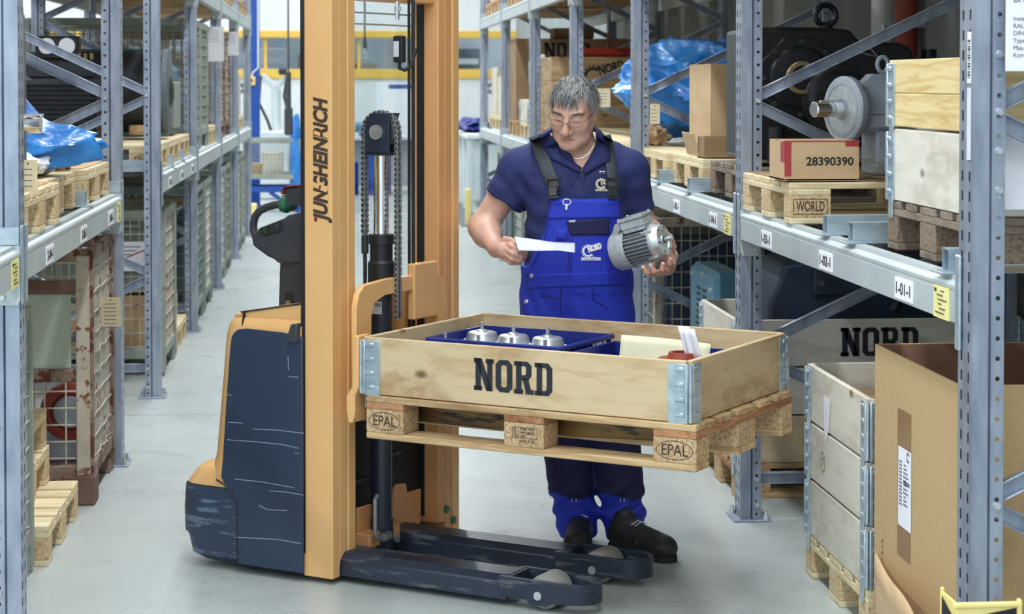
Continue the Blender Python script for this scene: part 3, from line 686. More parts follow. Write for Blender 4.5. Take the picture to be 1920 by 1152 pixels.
for (v, z) in ((-.12, .3), (.08, .36), (.18, .55)): MB().box((-.808, v, z), (.015, .16, .012), 0, None, .003).build('wall_rib', 'steel_dark', TK)
UP = -.805
_pp = [t_u(x, y, UP) for x, y in ((672, 953), (701, 945), (701, 940), (738, 934), (741, 913), (745, 909), (762, 907), (764, 925), (790, 917), (790, 982), (757, 995), (672, 1012))]
MB().prism([(p.y, p.z) for p in _pp], 'x', UP-.012, UP).build('lower_crossplate', 'yellow_deep_shade', TK, bevel=.003)
MB().box((-.77, -.05, .10), (.06, .2, .05), 0, None, .003).build('cylinder_foot', 'yellow_deep_shade', TK)
MB().tube([(-.70, -.16, .27), (-.70, -.175, .26), (-.70, -.175, .14), (-.70, -.165, .12), (-.70, -.10, .115), (-.71, -.07, .115)], .008, 8).build('pressure_pipe', 'zinc_dull', TK)
MB().cyl((-.70, -.13, .117), (-.70, -.085, .117), .016, n=6).build('pipe_union', 'zinc_dull', TK)
MB().cyl((-.713, -.02, .09), (-.704, -.02, .09), .014, n=8).build('foot_bolt', 'zinc', TK)
for (v, z) in ((.36, .12), (.41, .07)): MB().cyl((UM1-.002, v, z), (UM1+.006, v, z), .014, n=10).build('adjusting_screw', 'green_knob', TK)
# ---- fork carriage with load guard
g = .022
def arch():
    o = [(-.30, .60), (-.30, .94), (-.285, .985), (-.25, 1.012), (-.10, 1.022), (.12, 1.018), (.24, 1.008), (.285, .985), (.30, .945), (.30, .60), (.245, .60), (.235, .93), (.205, .952), (.05, .965), (-.12, .965), (-.185, .945), (-.205, .90), (-.205, .60)]
    return MB().prism(o, 'x', -.715, -.715+g)
arch().build('load_guard', 'yellow', TK, bevel=.003)
MB().box((-.69, 0, .60), (.05, .6, .09), 0, None, .004).build('fork_carriage', 'yellow_deep_shade', TK)
MB().box((-.70, .14, .96), (.03, .16, .2), 0, None, .004).build('carriage_bracket', 'yellow', TK)
MB().prism([(-.64, .565), (-.655, .565), (-.665, .60), (-.665, .655), (-.64, .69), (-.635, .86), (-.615, .86), (-.615, .69), (-.63, .66), (-.63, .60)], 'y', -.405, -.335).build('load_stop', 'yellow', TK, bevel=.004)
PZ = .5206
for s in (-1, 1):
    c = s*.19-.0
    MB().prism([(-.70, PZ+.045), (-.70, PZ+.118), (.30, PZ+.118), (.52, PZ+.105), (.54, PZ+.08), (.50, PZ+.062), (.1, PZ+.045)], 'y', c-.085, c+.085).build('fork', 'fork_steel', TK, bevel=.004)
# ---- straddle legs with load rollers
def leg(v0, v1):
    t = link('straddle_leg', None, TK); vm = (v0+v1)/2
    MB().prism([(v0, .022), (v0+.004, .08), (v0+.03, .1), (v1-.03, .1), (v1-.004, .08), (v1, .022)], 'x', -.86, -.09).build('leg_beam', 'leg_paint', t, bevel=.004)
    out, inn = [], []
    U0, U1 = -.11, .215
    for (P, w, uu) in ((out, 0, U1), (inn, .016, U1-.016)):
        h = (v1-v0)/2-w; P.append((U0, v0+w)); P.append((.05, v0+w-.0))
        for k in range(11): a = -math.pi/2+math.pi*k/10; P.append((uu-.10+.10*math.cos(a)*(1), vm+h*math.sin(a)))
        P.append((U0, v1-w))
    mb = MB(); n = len(out); z0, z1 = .034, .1
    vs = [(*p, z0) for p in out]+[(*p, z1) for p in out]+[(*p, z0) for p in inn]+[(*p, z1) for p in inn]; fs = []
    for i in range(n-1): fs += [(i, i+1, n+i+1, n+i), (2*n+i+1, 2*n+i, 3*n+i, 3*n+i+1), (n+i, n+i+1, 3*n+i+1, 3*n+i), (i+1, i, 2*n+i, 2*n+i+1)]
    mb.add(vs, fs); mb.build('roller_fork', 'leg_paint', t, bevel=.002)
    MB().prism([(U0-.01, v0), (U0+.03, v0+.012), (U0+.03, v1-.012), (U0-.01, v1)], 'z', .03, .098).build('fork_root', 'leg_paint', t, bevel=.003)
    MB().prism([(-.02, .04), (.0, .02), (.06, .02), (.09, .04)], 'y', v0+.001, v0+.014).build('skid', 'leg_paint', t)
    MB().lathe([(.03, -.058), (.052, -.054), (.056, -.046), (.056, .046), (.052, .054), (.03, .058)], (.035, vm, .057), (0, 1, 0), 28).build('load_roller', 'roller_pu', t)
    MB().cyl((.03, v0-.004, .052), (.03, v1+.004, .052), .014, n=16).build('roller_pin', 'zinc', t)
    return t
leg(-.335, -.175); leg(.05, .21)
# ---- tiller arm
tv = -.045; P = lambda *c: [t_v(440+x/3.84, 320+y/3.84, tv) for x, y in c]
pz = lambda *c: [(p.x, p.z) for p in P(*c)]
til = link('tiller_arm', None, TK)
MB().prism(pz((358, 995), (368, 660), (350, 630), (560, 610), (545, 995)), 'y', tv-.04, tv+.04).build('arm_shaft', 'tiller', til, bevel=.008)
MB().prism(pz((300, 612), (255, 580), (195, 535), (186, 470), (190, 440), (250, 402), (415, 338), (440, 318), (560, 290), (570, 660), (370, 660), (350, 635)), 'y', tv-.06, tv+.06).build('tiller_head', 'tiller', til, bevel=.012)
b = MB().prism(pz((250, 408), (415, 350), (418, 432), (290, 466), (262, 455)), 'y', tv-.064, tv-.05).build('button_panel', 'rubber', til, bevel=.003)
for c in ((295, 425), (385, 390)): q = P(c)[0]; MB().cyl((q.x, tv-.067, q.z), (q.x, tv-.06, q.z), .010, n=16).build('button', 'steel_dark', b)
grip = [(400, 235), (345, 240), (285, 248), (230, 265), (180, 290), (148, 330), (136, 380), (136, 430), (150, 475), (190, 505), (240, 520)]
gp = [Vector((p.x, tv, p.z)) for p in P(*grip)]
mb = MB().tube(gp, .0145, 14); mb.build('grip_loop', 'tiller', til, angle=60)
k = P((382, 240))[0]
mb = MB().lathe([(.016, -.030), (.027, -.026), (.033, -.008), (.027, .004), (.030, .018), (.026, .028), (.016, .030)], (k.x, tv, k.z), (.97, 0, .2), 20); mb.box((k.x-.01, tv, k.z+.024), (.02, .024, .02), 0, (0, -.4, 0), .004)
mb.build('butterfly_switch', 'green_knob', til)
MB().prism(pz((420, 122), (560, 108), (560, 250), (432, 248)), 'y', tv-.05, tv+.03).build('display_unit', 'tiller', til, bevel=.004)
MB().prism(pz((392, 165), (400, 130), (425, 105), (560, 92), (560, 108), (424, 122), (412, 168)), 'y', tv-.055, tv+.05).build('red_hood', 'red_plastic', til, bevel=.004)
MB().prism(pz((350, 992), (470, 962), (560, 955), (560, 975), (440, 992), (355, 1000)), 'y', tv-.075, tv+.05).build('red_base', 'red_plastic', til, bevel=.003)
q = P((440, 920))[0]; MB().box((q.x, tv-.042, q.z), (.035, .004, .05), 0, None, .002).build('key_plate', 'black', til); MB().cyl((q.x, tv-.05, q.z-.012), (q.x, tv-.042, q.z-.012), .01, n=16).build('key_switch', 'bronze', til)
# ================================================================ cargo on the forks
cp = pallet('used euro pallet with EPAL blocks lifted on the stacker forks', TO+TU_*.016-TV_*.006, TH, 'used', 'wooden pallets', PZ)
def epal(parent, x, y, z, s=1.0, word='EPAL'):
    mb = ring2d(MB(), .062*s, .030*s, .0022); o = mb.build('epal_oval', 'ink_brown', parent); put(o, frame((x, y, z), (1, 0, 0), (0, 0, 1)))
    text('epal_stamp', word, .05*s, 'ink_brown', parent, frame((x, y, z-.001), (1, 0, 0), (0, 0, 1)), .0, fit=.088*s)
for x in (-.5275, .5275): epal(cp, x, -.4008, .062)
mb = MB()
for a in ((-.03, .028, .075, .0015), (-.03, -.014, .075, .0015)): mb.box((0.005, -.4008, .064+a[1]*.8), (.09, .0006, .0014))
for xx in (-.04, -.018, .05): mb.box((xx, -.4008, .0696), (.0014, .0006, .034))
for kk in range(4): mb.box((-.029, -.4008, .06+kk*.007), (.013, .0006, .0025), 0, (0, .5, 0))
mb.build('heat_stamp_box', 'ink_brown', cp)
for s, z, w in (('DE-NI', .081, .05), ('491850', .069, .05), ('HT', .058, .018), ('699 5 02', .043, .055)): text('heat_stamp', s, .012, 'ink_brown', cp, frame((.014 if s != 'HT' else .0, -.401, z), (1, 0, 0), (0, 0, 1)), fit=w)
cc = collar('wooden collar stencilled NORD on the lifted pallet', TO-TU_*.008+TV_*.004, PZ+.144, TH, 'ply')
stencil('NORD', .104, 'ink', cc, frame((-.018, -.4012, .100), (1, 0, 0), (0, 0, 1)), .70)
CZ = PZ+.144
def tw(u, v, z): return TO+TU_*u+TV_*v+Vector((0, 0, z))
def bin_(label, u0, u1, v0, v1, z, h, ribs=True):
    t = thing('plastic_bin', label, 'bin', tw((u0+u1)/2, (v0+v1)/2, z), TH, 'blue plastic bins in the lifted crate')
    L, Wd, th = u1-u0, v1-v0, .004
    mb = MB().box((0, 0, .004), (L-.03, Wd-.03, .006)); mb.build('bottom', 'blue_bin', t)
    for s in (-1, 1):
        mb = MB().box((0, s*(Wd/2-.012), h/2), (L-.02, th, h)); mb.box((0, s*(Wd/2-.006), h-.008), (L, .014, .016), 0, None, .003)
        mb.box((0, s*(Wd/2-.006), h-.05), (L-.01, .012, .004)); mb.box((0, s*(Wd/2-.006), h*.3), (L-.01, .012, .004))
        for k in range(9): mb.box((-L/2+.03+k*(L-.06)/8, s*(Wd/2-.006), h/2), (.004, .012, h-.01))
        mb.build('long_wall', 'blue_bin', t)
        mb = MB().box((s*(L/2-.012), 0, h/2), (th, Wd-.02, h)); mb.box((s*(L/2-.006), 0, h-.008), (.014, Wd, .016), 0, None, .003)
        mb.box((s*(L/2-.006), 0, h-.05), (.012, Wd-.01, .004)); mb.box((s*(L/2-.006), 0, h*.3), (.012, Wd-.01, .004))
        for k in range(7): mb.box((s*(L/2-.006), -Wd/2+.03+k*(Wd-.06)/6, h/2), (.012, .004, h-.01))
        mb.build('end_wall', 'blue_bin', t)
    return t
b1 = bin_('blue plastic bin holding rows of small motors with upright shafts', -.53, .0, -.12, .28, CZ, .164)
MB().box((.2615, .09, .145), (.002, .1, .03)).build('bin_card', 'paper', b1)
b2 = bin_('low blue plastic bin holding papers and a red brown flange', .03, .545, -.19, .21, CZ, .150)
def small_motor(px, py, label):
    ZT = .862 if py < 620 else .838
    p = at_z(px, py, ZT); t = thing('small_motor', label, 'motor', (p.x, p.y, CZ+.01), TH+random.uniform(-.3, .3), 'small motors in the blue bin')
    H = ZT-CZ-.01
    q = H-.032-.171
    MB().lathe([(.04, 0), (.045, .005), (.045, .12+q), (.047, .125+q)], (0, 0, 0), (0, 0, 1), 24).build('housing', 'alu_cast', t)
    MB().lathe([(.058, .115+q), (.062, .12+q), (.062, .138+q), (.056, .15+q), (.052, .165+q), (.046, .169+q), (.02, .171+q), (.018, .176+q), (.008, .178+q)], (0, 0, 0), (0, 0, 1), 28).build('end_shield', 'alu', t)
    for k in range(4):
        a = k*math.pi/2+.4; MB().box((.058*math.cos(a), .058*math.sin(a), .134+q), (.02, .02, .02), 0, (0, 0, a), .004).build('mounting_ear', 'alu', t)
    MB().cyl((0, 0, .165+q), (0, 0, H), .0066, n=14).build('shaft', 'zinc', t)
    return t
for (x, y, l) in ((904, 604, 'silver motor at the left end of the back row in the blue bin'), (963, 610, 'silver motor in the middle of the back row in the blue bin'), (1027, 614, 'silver motor at the right end of the back row in the blue bin'),
        (834, 622, 'silver motor at the left end of the front row, mostly hidden by the NORD panel'), (897, 628, 'second silver motor of the front row, only shaft and rim showing'), (959, 633, 'third silver motor of the front row, only shaft and rim showing'), (1022, 637, 'silver motor at the right end of the front row in the blue bin')):
    small_motor(x, y, l)
def sheet(name, label, cat, mat, fn, nu=12, nv=6, group=None, thick=.0012):
    o = MB().grid(fn, nu, nv).build(name, mat); tag(o, label, cat, group)
    m = o.modifiers.new('thick', 'SOLIDIFY'); m.thickness = thick; return o
p0, p1 = tw(.10, .10, 0), tw(.40, .165, 0)
sheet('yellow_paper', 'pale yellow sheet of paper standing in the lifted crate', 'paper', 'paper_cream', lambda a, b: tuple(p0.lerp(p1, a)+TV_*(.02*math.sin(a*3)+.03*b)+Vector((0, 0, CZ+.05+.135*b-.02*a*b))))
tag(MB().box(tw(.2, -.02, CZ+.11), (.10, .07, .006), 0, (0.05, .1, TH)).build('yellow_note', 'paper_yellow'), 'small yellow note lying in the low blue bin', 'paper')
fg = thing('red_brown_flange', 'red brown painted flange lying in the low blue bin', 'flange', tw(.40, -.03, CZ+.01), TH)
MB().lathe([(.085, .0), (.085, .125), (.08, .135), (.05, .135), (.045, .155), (.035, .155), (.033, .08)], (0, 0, 0), (0, 0, 1), 36).build('flange_body', 'red_cast', fg)
MB().lathe([(.07, .08), (.075, .084), (.075, .10), (.07, .104)], (-.16, .03, 0), (0, 0, 1), 36).build('flange_ring', 'motor_grey', fg)
for k, (du, dz) in enumerate(((0, 0), (.022, -.004))):
    q0 = tw(.43+du, -.035-.012*k, CZ+.15)
    sheet('folded_paper', ['white folded paper sticking out of the lifted crate, left half', 'white folded paper sticking out of the lifted crate, right half'][k], 'paper', 'paper', lambda a, b: tuple(q0+TU_*(-.016+.044*a-.03*b)+TV_*(.004*math.sin(a*6))+Vector((0, 0, .1*b+dz))), 8, 5, 'folded papers in the lifted crate')
# ================================================================ the worker
PD = 7.3
FW, RT = Vector((_sy, _cy, 0)), Vector((_cy, -_sy, 0))
PX0 = (1110-960)*PD/FPX
PR = thing('person', 'worker in navy polo shirt and blue bib overalls holding a paper and a motor', 'person', RT*PX0+FW*PD, -YAW)
EYE = np.array([-PX0, -PD, CAMH])
def Lp(px, py, dy=0.0):
    """photo position at a depth dy behind the body axis, in the worker's own frame"""
    a = (px-960)/FPX; b = (PPY-py)/FPX; d = _cp+_sp*b; t = (PD+dy)/d
    return np.array([a*t-PX0, dy, CAMH+t*(-_sp+_cp*b)])
# ---- small signed-distance toolkit
def rcone(P, a, b, ra, rb):
    a, b = np.asarray(a, float), np.asarray(b, float); ab = b-a; L2 = ab@ab
    t = np.clip(((P-a)@ab)/L2, 0, 1); return np.linalg.norm(P-a-t[:, None]*ab, axis=1)-(ra+(rb-ra)*t)
def ell(P, c, r, R=None):
    q = P-np.asarray(c, float)
    if R is not None: q = q@R
    r = np.asarray(r, float); k0 = np.linalg.norm(q/r, axis=1); k1 = np.linalg.norm(q/(r*r), axis=1)+1e-9
    return k0*(k0-1)/k1
def smin(a, b, k):
    h = np.clip(.5+.5*(b-a)/k, 0, 1); return b+(a-b)*h-k*h*(1-h)
def ssub(a, b, k):
    h = np.clip(.5-.5*(a+b)/k, 0, 1); return a+(-b-a)*h+k*h*(1-h)
def sections(P, S, n=2.3, off=0.0):
    """lofted trunk: rows (z, cx, cy, rx, ry)"""
    S = np.array(sorted(S)); z = np.clip(P[:, 2], S[0, 0], S[-1, 0])
    f = [np.interp(z, S[:, 0], S[:, i]) for i in range(1, 5)]
    x = np.abs(P[:, 0]-f[0])/(f[2]+off); y = np.abs(P[:, 1]-f[1])/(f[3]+off)
    d = ((x**n+y**n)**(1/n)-1)*np.minimum(f[2], f[3])
    dz = np.maximum(S[0, 0]-P[:, 2], P[:, 2]-S[-1, 0]); return np.where(dz > 0, np.sqrt(np.maximum(d, 0)**2+dz**2)*1.0, np.maximum(d, dz))
def sdf_mesh(name, fn, lo, hi, h):
    lo = np.array(lo, float); B = 8; nb = np.ceil((np.array(hi)-lo)/(h*B)).astype(int)+1; dim = nb*B
    g = np.stack(np.meshgrid(*[np.arange(n) for n in nb], indexing='ij'), -1).reshape(-1, 3)
    dc = fn(lo+(g+.5)*B*h); act = g[np.abs(dc) < B*h*1.35]
    D = np.repeat(np.repeat(np.repeat(np.where(dc < 0, -1., 1.).astype(np.float32).reshape(*nb), B, 0), B, 1), B, 2)
    off = np.stack(np.meshgrid(*[np.arange(B)]*3, indexing='ij'), -1).reshape(-1, 3)
    for c in range(0, len(act), 3000):
        I = (act[c:c+3000, None, :]*B+off[None]).reshape(-1, 3); D[I[:, 0], I[:, 1], I[:, 2]] = fn(lo+I*h)
    S = D < 0; c8 = [(i, j, k) for i in (0, 1) for j in (0, 1) for k in (0, 1)]
    sl = lambda A, o: A[o[0]:dim[0]-1+o[0], o[1]:dim[1]-1+o[1], o[2]:dim[2]-1+o[2]]
    any_ = sl(S, (0, 0, 0)).copy(); all_ = any_.copy()
    for o in c8[1:]: any_ |= sl(S, o); all_ &= sl(S, o)
    C = np.argwhere(any_ & ~all_); V = np.full(dim, -1, np.int32); V[C[:, 0], C[:, 1], C[:, 2]] = np.arange(len(C))
    val = np.stack([D[C[:, 0]+o[0], C[:, 1]+o[1], C[:, 2]+o[2]] for o in c8], 1); acc = np.zeros((len(C), 3)); cnt = np.zeros(len(C))
    for i in range(8):
        for j in range(i+1, 8):
            oi, oj = np.array(c8[i]), np.array(c8[j])
            if np.abs(oi-oj).sum() != 1: continue
            a, b = val[:, i], val[:, j]; m = (a < 0) != (b < 0); t = np.where(m, a/np.where(m, a-b, 1), 0)
            acc += np.where(m[:, None], oi+(oj-oi)*t[:, None], 0); cnt += m
    verts = lo+(C+acc/cnt[:, None])*h; F = []
    for ax in range(3):
        e = np.zeros(3, int); e[ax] = 1; u, w = [np.eye(3, dtype=int)[k] for k in range(3) if k != ax]
        a = S[1:-1, 1:-1, 1:-1]; b = S[1+e[0]:dim[0]-1+e[0], 1+e[1]:dim[1]-1+e[1], 1+e[2]:dim[2]-1+e[2]]
        E = np.argwhere(a != b)+1; sa = S[E[:, 0], E[:, 1], E[:, 2]]
        q = [V[tuple((E-du*u-dw*w).T)] for du, dw in ((0, 0), (1, 0), (1, 1), (0, 1))]
        Q = np.stack(q, 1); flip = sa if ax != 1 else ~sa; Q[~flip] = Q[~flip][:, ::-1]; F.append(Q)
    F = np.concatenate(F); F = F[(F >= 0).all(1)]
    me = bpy.data.meshes.new(name); me.from_pydata(verts.tolist(), [], F.tolist()); me.polygons.foreach_set('use_smooth', [True]*len(me.polygons)); me.update()
    return me, verts
def smooth_obj(o, it=4, f=.5):
    m = o.modifiers.new('soft', 'SMOOTH'); m.iterations = it; m.factor = f
def bvh_of(me): return BVHTree.FromPolygons([v.co for v in me.vertices], [tuple(p.vertices) for p in me.polygons])
def hit(bvh, px, py, out=.003):
    e = Vector(EYE); d = (Vector(Lp(px, py, 0))-e).normalized(); loc, nor, _, _ = bvh.ray_cast(e, d)
    if loc is None: return Vector(Lp(px, py, -.12)), Vector((0, -1, 0))
    if nor.dot(d) > 0: nor = -nor
    return loc+nor*out, nor
def drape(o, bvh, out=.002):
    """lay a flat mesh (already placed in the worker's frame) on a surface behind it"""
    e = Vector(EYE)
    for v in o.data.vertices:
        d = (v.co-e).normalized(); loc, nor, _, _ = bvh.ray_cast(e, d)
        if loc is not None: v.co = loc-d*out
    o.data.update()
# ---- body plan
TORSO = [(.90, -.055, .03, .195, .145), (1.0, -.056, .02, .198, .155), (1.10, -.056, .01, .192, .155), (1.2, -.057, 0, .184, .148), (1.3, -.06, -.005, .192, .142), (1.38, -.062, -.005, .19, .13), (1.44, -.064, 0, .15, .11), (1.5, -.066, 0, .095, .09)]
SL, SR = np.array([-.268, .015, 1.385]), np.array([.135, .015, 1.380])
EL, ER = Lp(906, 426, .03), Lp(1205, 428, .05)
WL, WR = Lp(931, 467, -.17), Lp(1254, 480, -.11)
HEAD = Lp(1076, 210, -.10)
_y, _p, _r = math.radians(-17), math.radians(19), math.radians(4)
HR = np.array((Matrix.Rotation(_y, 3, 'Z') @ Matrix.Rotation(_r, 3, 'Y') @ Matrix.Rotation(_p, 3, 'X')))
hl = lambda P: (P-HEAD)@HR                        # to head frame
hw = lambda p: HEAD+HR@np.asarray(p, float)       # from head frame
def head_sdf(q):
    ax = q.copy(); ax[:, 0] = np.abs(ax[:, 0])    # left-right symmetric
    d = ell(q, (0, .022, .035), (.077, .098, .086))
    d = smin(d, ell(q, (0, -.028, -.025), (.066, .066, .088)), .03)
    d = smin(d, rcone(ax, (.052, .005, -.05), (.018, -.068, -.098), .02, .02), .03)
    d = smin(d, ell(q, (0, -.082, -.100), (.027, .02, .020)), .022)
    d = smin(d, ell(ax, (.045, -.045, -.075), (.022, .026, .024)), .025)
    d = smin(d, rcone(ax, (.012, -.086, .023), (.046, -.070, .026), .012, .011), .014)
    d = smin(d, ell(ax, (.042, -.06, -.028), (.026, .026, .026)), .025)
    d = ssub(d, ell(ax, (.032, -.104, .004), (.020, .020, .0125)), .010)
    d = smin(d, ell(ax, (.032, -.073, .001), (.0155, .0145, .012)), .006)
    d = smin(d, rcone(q, (0, -.090, .012), (0, -.116, -.034), .0085, .0135), .010)
    d = smin(d, ell(q, (0, -.119, -.040), (.0145, .013, .0125)), .007)
    d = smin(d, ell(ax, (.0155, -.104, -.044), (.009, .012, .0085)), .005)
    d = smin(d, rcone(ax, (0, -.094, -.066), (.024, -.083, -.068), .0075, .004), .010)
    d = smin(d, rcone(ax, (0, -.092, -.079), (.021, -.083, -.076), .008, .004), .010)
    d = ssub(d, rcone(ax, (0, -.103, -.0725), (.026, -.088, -.0735), .0034, .0022), .003)
    d = smin(d, ell(ax, (.079, .014, -.004), (.010, .020, .032)), .010)
    d = ssub(d, ell(ax, (.09, .010, -.002), (.006, .011, .019)), .006)
    return d
def fingers(ch):
    return [(Lp(*a), Lp(*b), ra, rb) for pts, rs in ch for (a, b, ra, rb) in zip(pts, pts[1:], rs, rs[1:])]
HAND_L = fingers([
  ([(948, 455, -.235), (961, 463, -.285), (974, 470, -.287), (987, 474, -.272)], (.0105, .0098, .0088, .0075)),
  ([(944, 464, -.245), (962, 476, -.298), (977, 482, -.288), (985, 481, -.262)], (.0108, .0102, .0092, .0078)),
  ([(942, 473, -.245), (960, 486, -.294), (974, 489, -.283), (981, 486, -.258)], (.0105, .0098, .0088, .0075)),
  ([(941, 481, -.238), (957, 493, -.278), (969, 494, -.268), (975, 491, -.248)], (.0092, .0085, .0078, .0068)),
  ([(936, 459, -.20), (947, 449, -.232), (957, 450, -.255), (968, 456, -.268)], (.0135, .0115, .0105, .009))])
HAND_R = fingers([
  ([(1240, 507, -.235), (1228, 514, -.285), (1213, 512, -.318), (1206, 502, -.328)], (.0115, .0108, .01, .0088)),
  ([(1248, 506, -.23), (1240, 513, -.288), (1226, 509, -.326), (1220, 498, -.334)], (.0115, .0108, .01, .0088)),
  ([(1255, 500, -.22), (1252, 508, -.285), (1242, 505, -.33), (1243, 495, -.338)], (.0112, .0105, .0098, .0085)),
  ([(1260, 493, -.205), (1262, 498, -.268), (1256, 494, -.31), (1257, 486, -.318)], (.0098, .0092, .0085, .0075)),
  ([(1258, 480, -.15), (1262, 462, -.18), (1256, 445, -.205), (1246, 434, -.215)], (.0140, .0125, .0115, .0095))])
def skin_sdf(P):
    d = sections(P, TORSO, off=-.016)
    d = smin(d, rcone(P, SL, SR, .058, .058), .05)
    nb = np.array([-.064, .02, 1.43]); d = smin(d, rcone(P, nb, hw((0, .035, -.07)), .068, .058), .03)
    d = smin(d, rcone(P, hw((0, .01, -.05)), hw((0, -.03, -.12)), .05, .035), .03)
    far = np.linalg.norm(P-HEAD, axis=1) < .21; hd = np.full(len(P), 1.); hd[far] = head_sdf(hl(P[far])); d = np.where(far, smin(d, hd, .012), d)
    for S, E, W, H, palm in ((SL, EL, WL, HAND_L, (Lp(931, 466, -.18), Lp(946, 470, -.24), .030, .031)), (SR, ER, WR, HAND_R, (WR, Lp(1250, 500, -.21), .03, .033))):
        ends = np.array([S, E, W, palm[1]]); box_ = ((P > ends.min(0)-.16) & (P < ends.max(0)+.16)).all(1); PB = P[box_]
        if not len(PB): continue
        a = rcone(PB, S, E, .06, .05); a = smin(a, rcone(PB, E, W, .052, .031), .03)
        m = E+(W-E)*.3; a = smin(a, ell(PB, m, (.053, .058, .052)), .03)
        a = smin(a, rcone(PB, palm[0], palm[1], palm[2], palm[3]), .015)
        near = np.linalg.norm(PB-palm[1], axis=1) < .16
        if near.any():
            q = PB[near]; f = a[near]
            for i, (p0, p1, r0, r1) in enumerate(H): f = smin(f, rcone(q, p0, p1, r0, r1), .006 if i % 3 == 0 else .0035)
            a[near] = f
        d[box_] = smin(d[box_], a, .02)
    for s, K, A in ((-.155, Lp(1072, 905, .0), Lp(1080, 1010, .0)), (.045, Lp(1160, 905, -.02), Lp(1172, 1010, -.05))):
        low = P[:, 2] < 1.02; PL = P[low]
        if not len(PL): continue
        hip = np.array([s, .03, .86]); e = smin(d[low], rcone(PL, hip, K, .08, .05), .03); d[low] = smin(e, rcone(PL, K, A, .05, .036), .03)
    return d
me, vv = sdf_mesh('body', skin_sdf, (-.48, -.37, .02), (.36, .20, 1.79), .0034)
q = hl(vv); inh = np.linalg.norm(q, axis=1) < .2; tone = np.full(len(vv), .12)
gq = lambda c, s, a: a*np.exp(-(((q[:, 0] if c[0] == 0 else np.abs(q[:, 0]))-c[0])**2+(q[:, 1]-c[1])**2+(q[:, 2]-c[2])**2)/(s*s))
tone += np.where(inh, gq((0, -.11, -.03), .022, .45)+gq((.045, -.07, -.025), .025, .3)+gq((.08, .01, 0), .03, .4)+gq((.012, -.095, -.078), .012, .55)+gq((0, -.098, -.066), .012, .4), 0)
for W, H in ((WL, HAND_L), (WR, HAND_R)):
    c = H[3][0]; tone += .22*np.exp(-(np.linalg.norm(vv-c, axis=1)/.09)**4)
at = me.attributes.new('tone', 'FLOAT', 'POINT'); at.data.foreach_set('value', np.clip(tone, 0, 1).astype(np.float32))
me.materials.append(MATS['skin']); body = link('body', me, PR); smooth_obj(body, 2, .5); BB = bvh_of(me)
# ---- polo shirt
HEM_L, HEM_R = Lp(946, 378, .015), Lp(1195, 396, .03)
def fold(P, a): return a*(np.sin(P[:, 2]*70+P[:, 0]*45+3*np.sin(P[:, 0]*22))*.5+np.sin(P[:, 0]*60-P[:, 2]*38)*.5)
def polo_sdf(P):
    t = sections(P, TORSO, off=.004); t = smin(t, rcone(P, SL, SR, .074, .074), .05)
    t = smin(t, rcone(P, (-.064, .03, 1.45), (-.2, .03, 1.43), .06, .06), .04); t = smin(t, rcone(P, (-.064, .03, 1.45), (.07, .03, 1.43), .06, .06), .04)
    for S, E, H, r in ((SL, EL, HEM_L, .081), (SR, ER, HEM_R, .064)):
        n = (E-S)/np.linalg.norm(E-S); a = rcone(P, S, H+n*.05, .074, r); a = np.maximum(a, (P-H)@n); t = smin(t, a, .03)
    t = t+fold(P, .0055)*np.clip((1.42-P[:, 2])/.1, 0, 1)
    v = np.maximum(np.abs(P[:, 0]+.046-(P[:, 2]-1.385)*.15)-np.clip((P[:, 2]-1.375)*.62, 0, .075), P[:, 1]+.02); v = np.maximum(v, 1.375-P[:, 2])
    t = np.maximum(t, -v)
    t = ssub(t, rcone(P, (-.066, .015, 1.44), (-.07, -.01, 1.60), .074, .085), .008)
    return np.maximum(t, .93-P[:, 2])
me, _ = sdf_mesh('polo_shirt', polo_sdf, (-.46, -.24, .90), (.33, .22, 1.52), .0050); me.materials.append(MATS['polo'])
polo = link('polo_shirt', me, PR); smooth_obj(polo, 3); BP = bvh_of(me)
def hem_band(c, E, S, r, nm):
    n = (E-S)/np.linalg.norm(E-S); n = Vector(n); u = n.orthogonal().normalized(); w = n.cross(u); mb = MB()
    for k in (0,): mb.tube([Vector(c)-n*.012+(u*math.cos(a)+w*math.sin(a))*(r+.001) for a in np.linspace(0, 2*math.pi, 40, endpoint=False)], .0035, 6, closed=True)
    return mb.build(nm, 'polo', polo)
hem_band(HEM_L, EL, SL, .080, 'sleeve_hem'); hem_band(HEM_R, ER, SR, .063, 'sleeve_hem')
# collar: stand and folded flaps
inner = [(1091, 319, -.168), (1070, 303, -.158), (1056, 288, -.142), (1044, 268, -.115), (1036, 250, -.075), (1034, 240, -.02), (1050, 233, .06), (1078, 231, .085), (1104, 233, .06), (1117, 240, -.0), (1117, 256, -.06), (1114, 277, -.115), (1105, 298, -.148), (1093, 319, -.168)]
outer = [(1084, 324, -.172), (1062, 312, -.170), (1036, 300, -.148), (1022, 280, -.115), (1014, 262, -.07), (1014, 254, -.01), (1040, 248, .085), (1078, 246, .11), (1118, 248, .085), (1134, 256, .0), (1140, 276, -.075), (1142, 304, -.125), (1124, 312, -.160), (1096, 328, -.172)]
def poly_at(L_, t):
    x = t*(len(L_)-1); i = min(int(x), len(L_)-2); f = x-i; return np.array(L_[i])*(1-f)+np.array(L_[i+1])*f
def cfn(a, b):
    pi_, po_ = poly_at(inner, a), poly_at(outer, a); i, o = Lp(*pi_), Lp(*po_)
    if pi_[2] < -.03: i = np.array(hit(BB, pi_[0], pi_[1], .010)[0])
    if po_[2] < -.03: o = np.array(hit(BP, po_[0], po_[1], .006)[0])
    p = i+(o-i)*b; p[1] -= .010*math.sin(math.pi*b); p[2] += .003*math.sin(math.pi*b)
    return tuple(p)
o = MB().grid(cfn, 60, 8).build('collar', 'polo', polo, angle=80); m = o.modifiers.new('t', 'SOLIDIFY'); m.thickness = .004; m.offset = 1
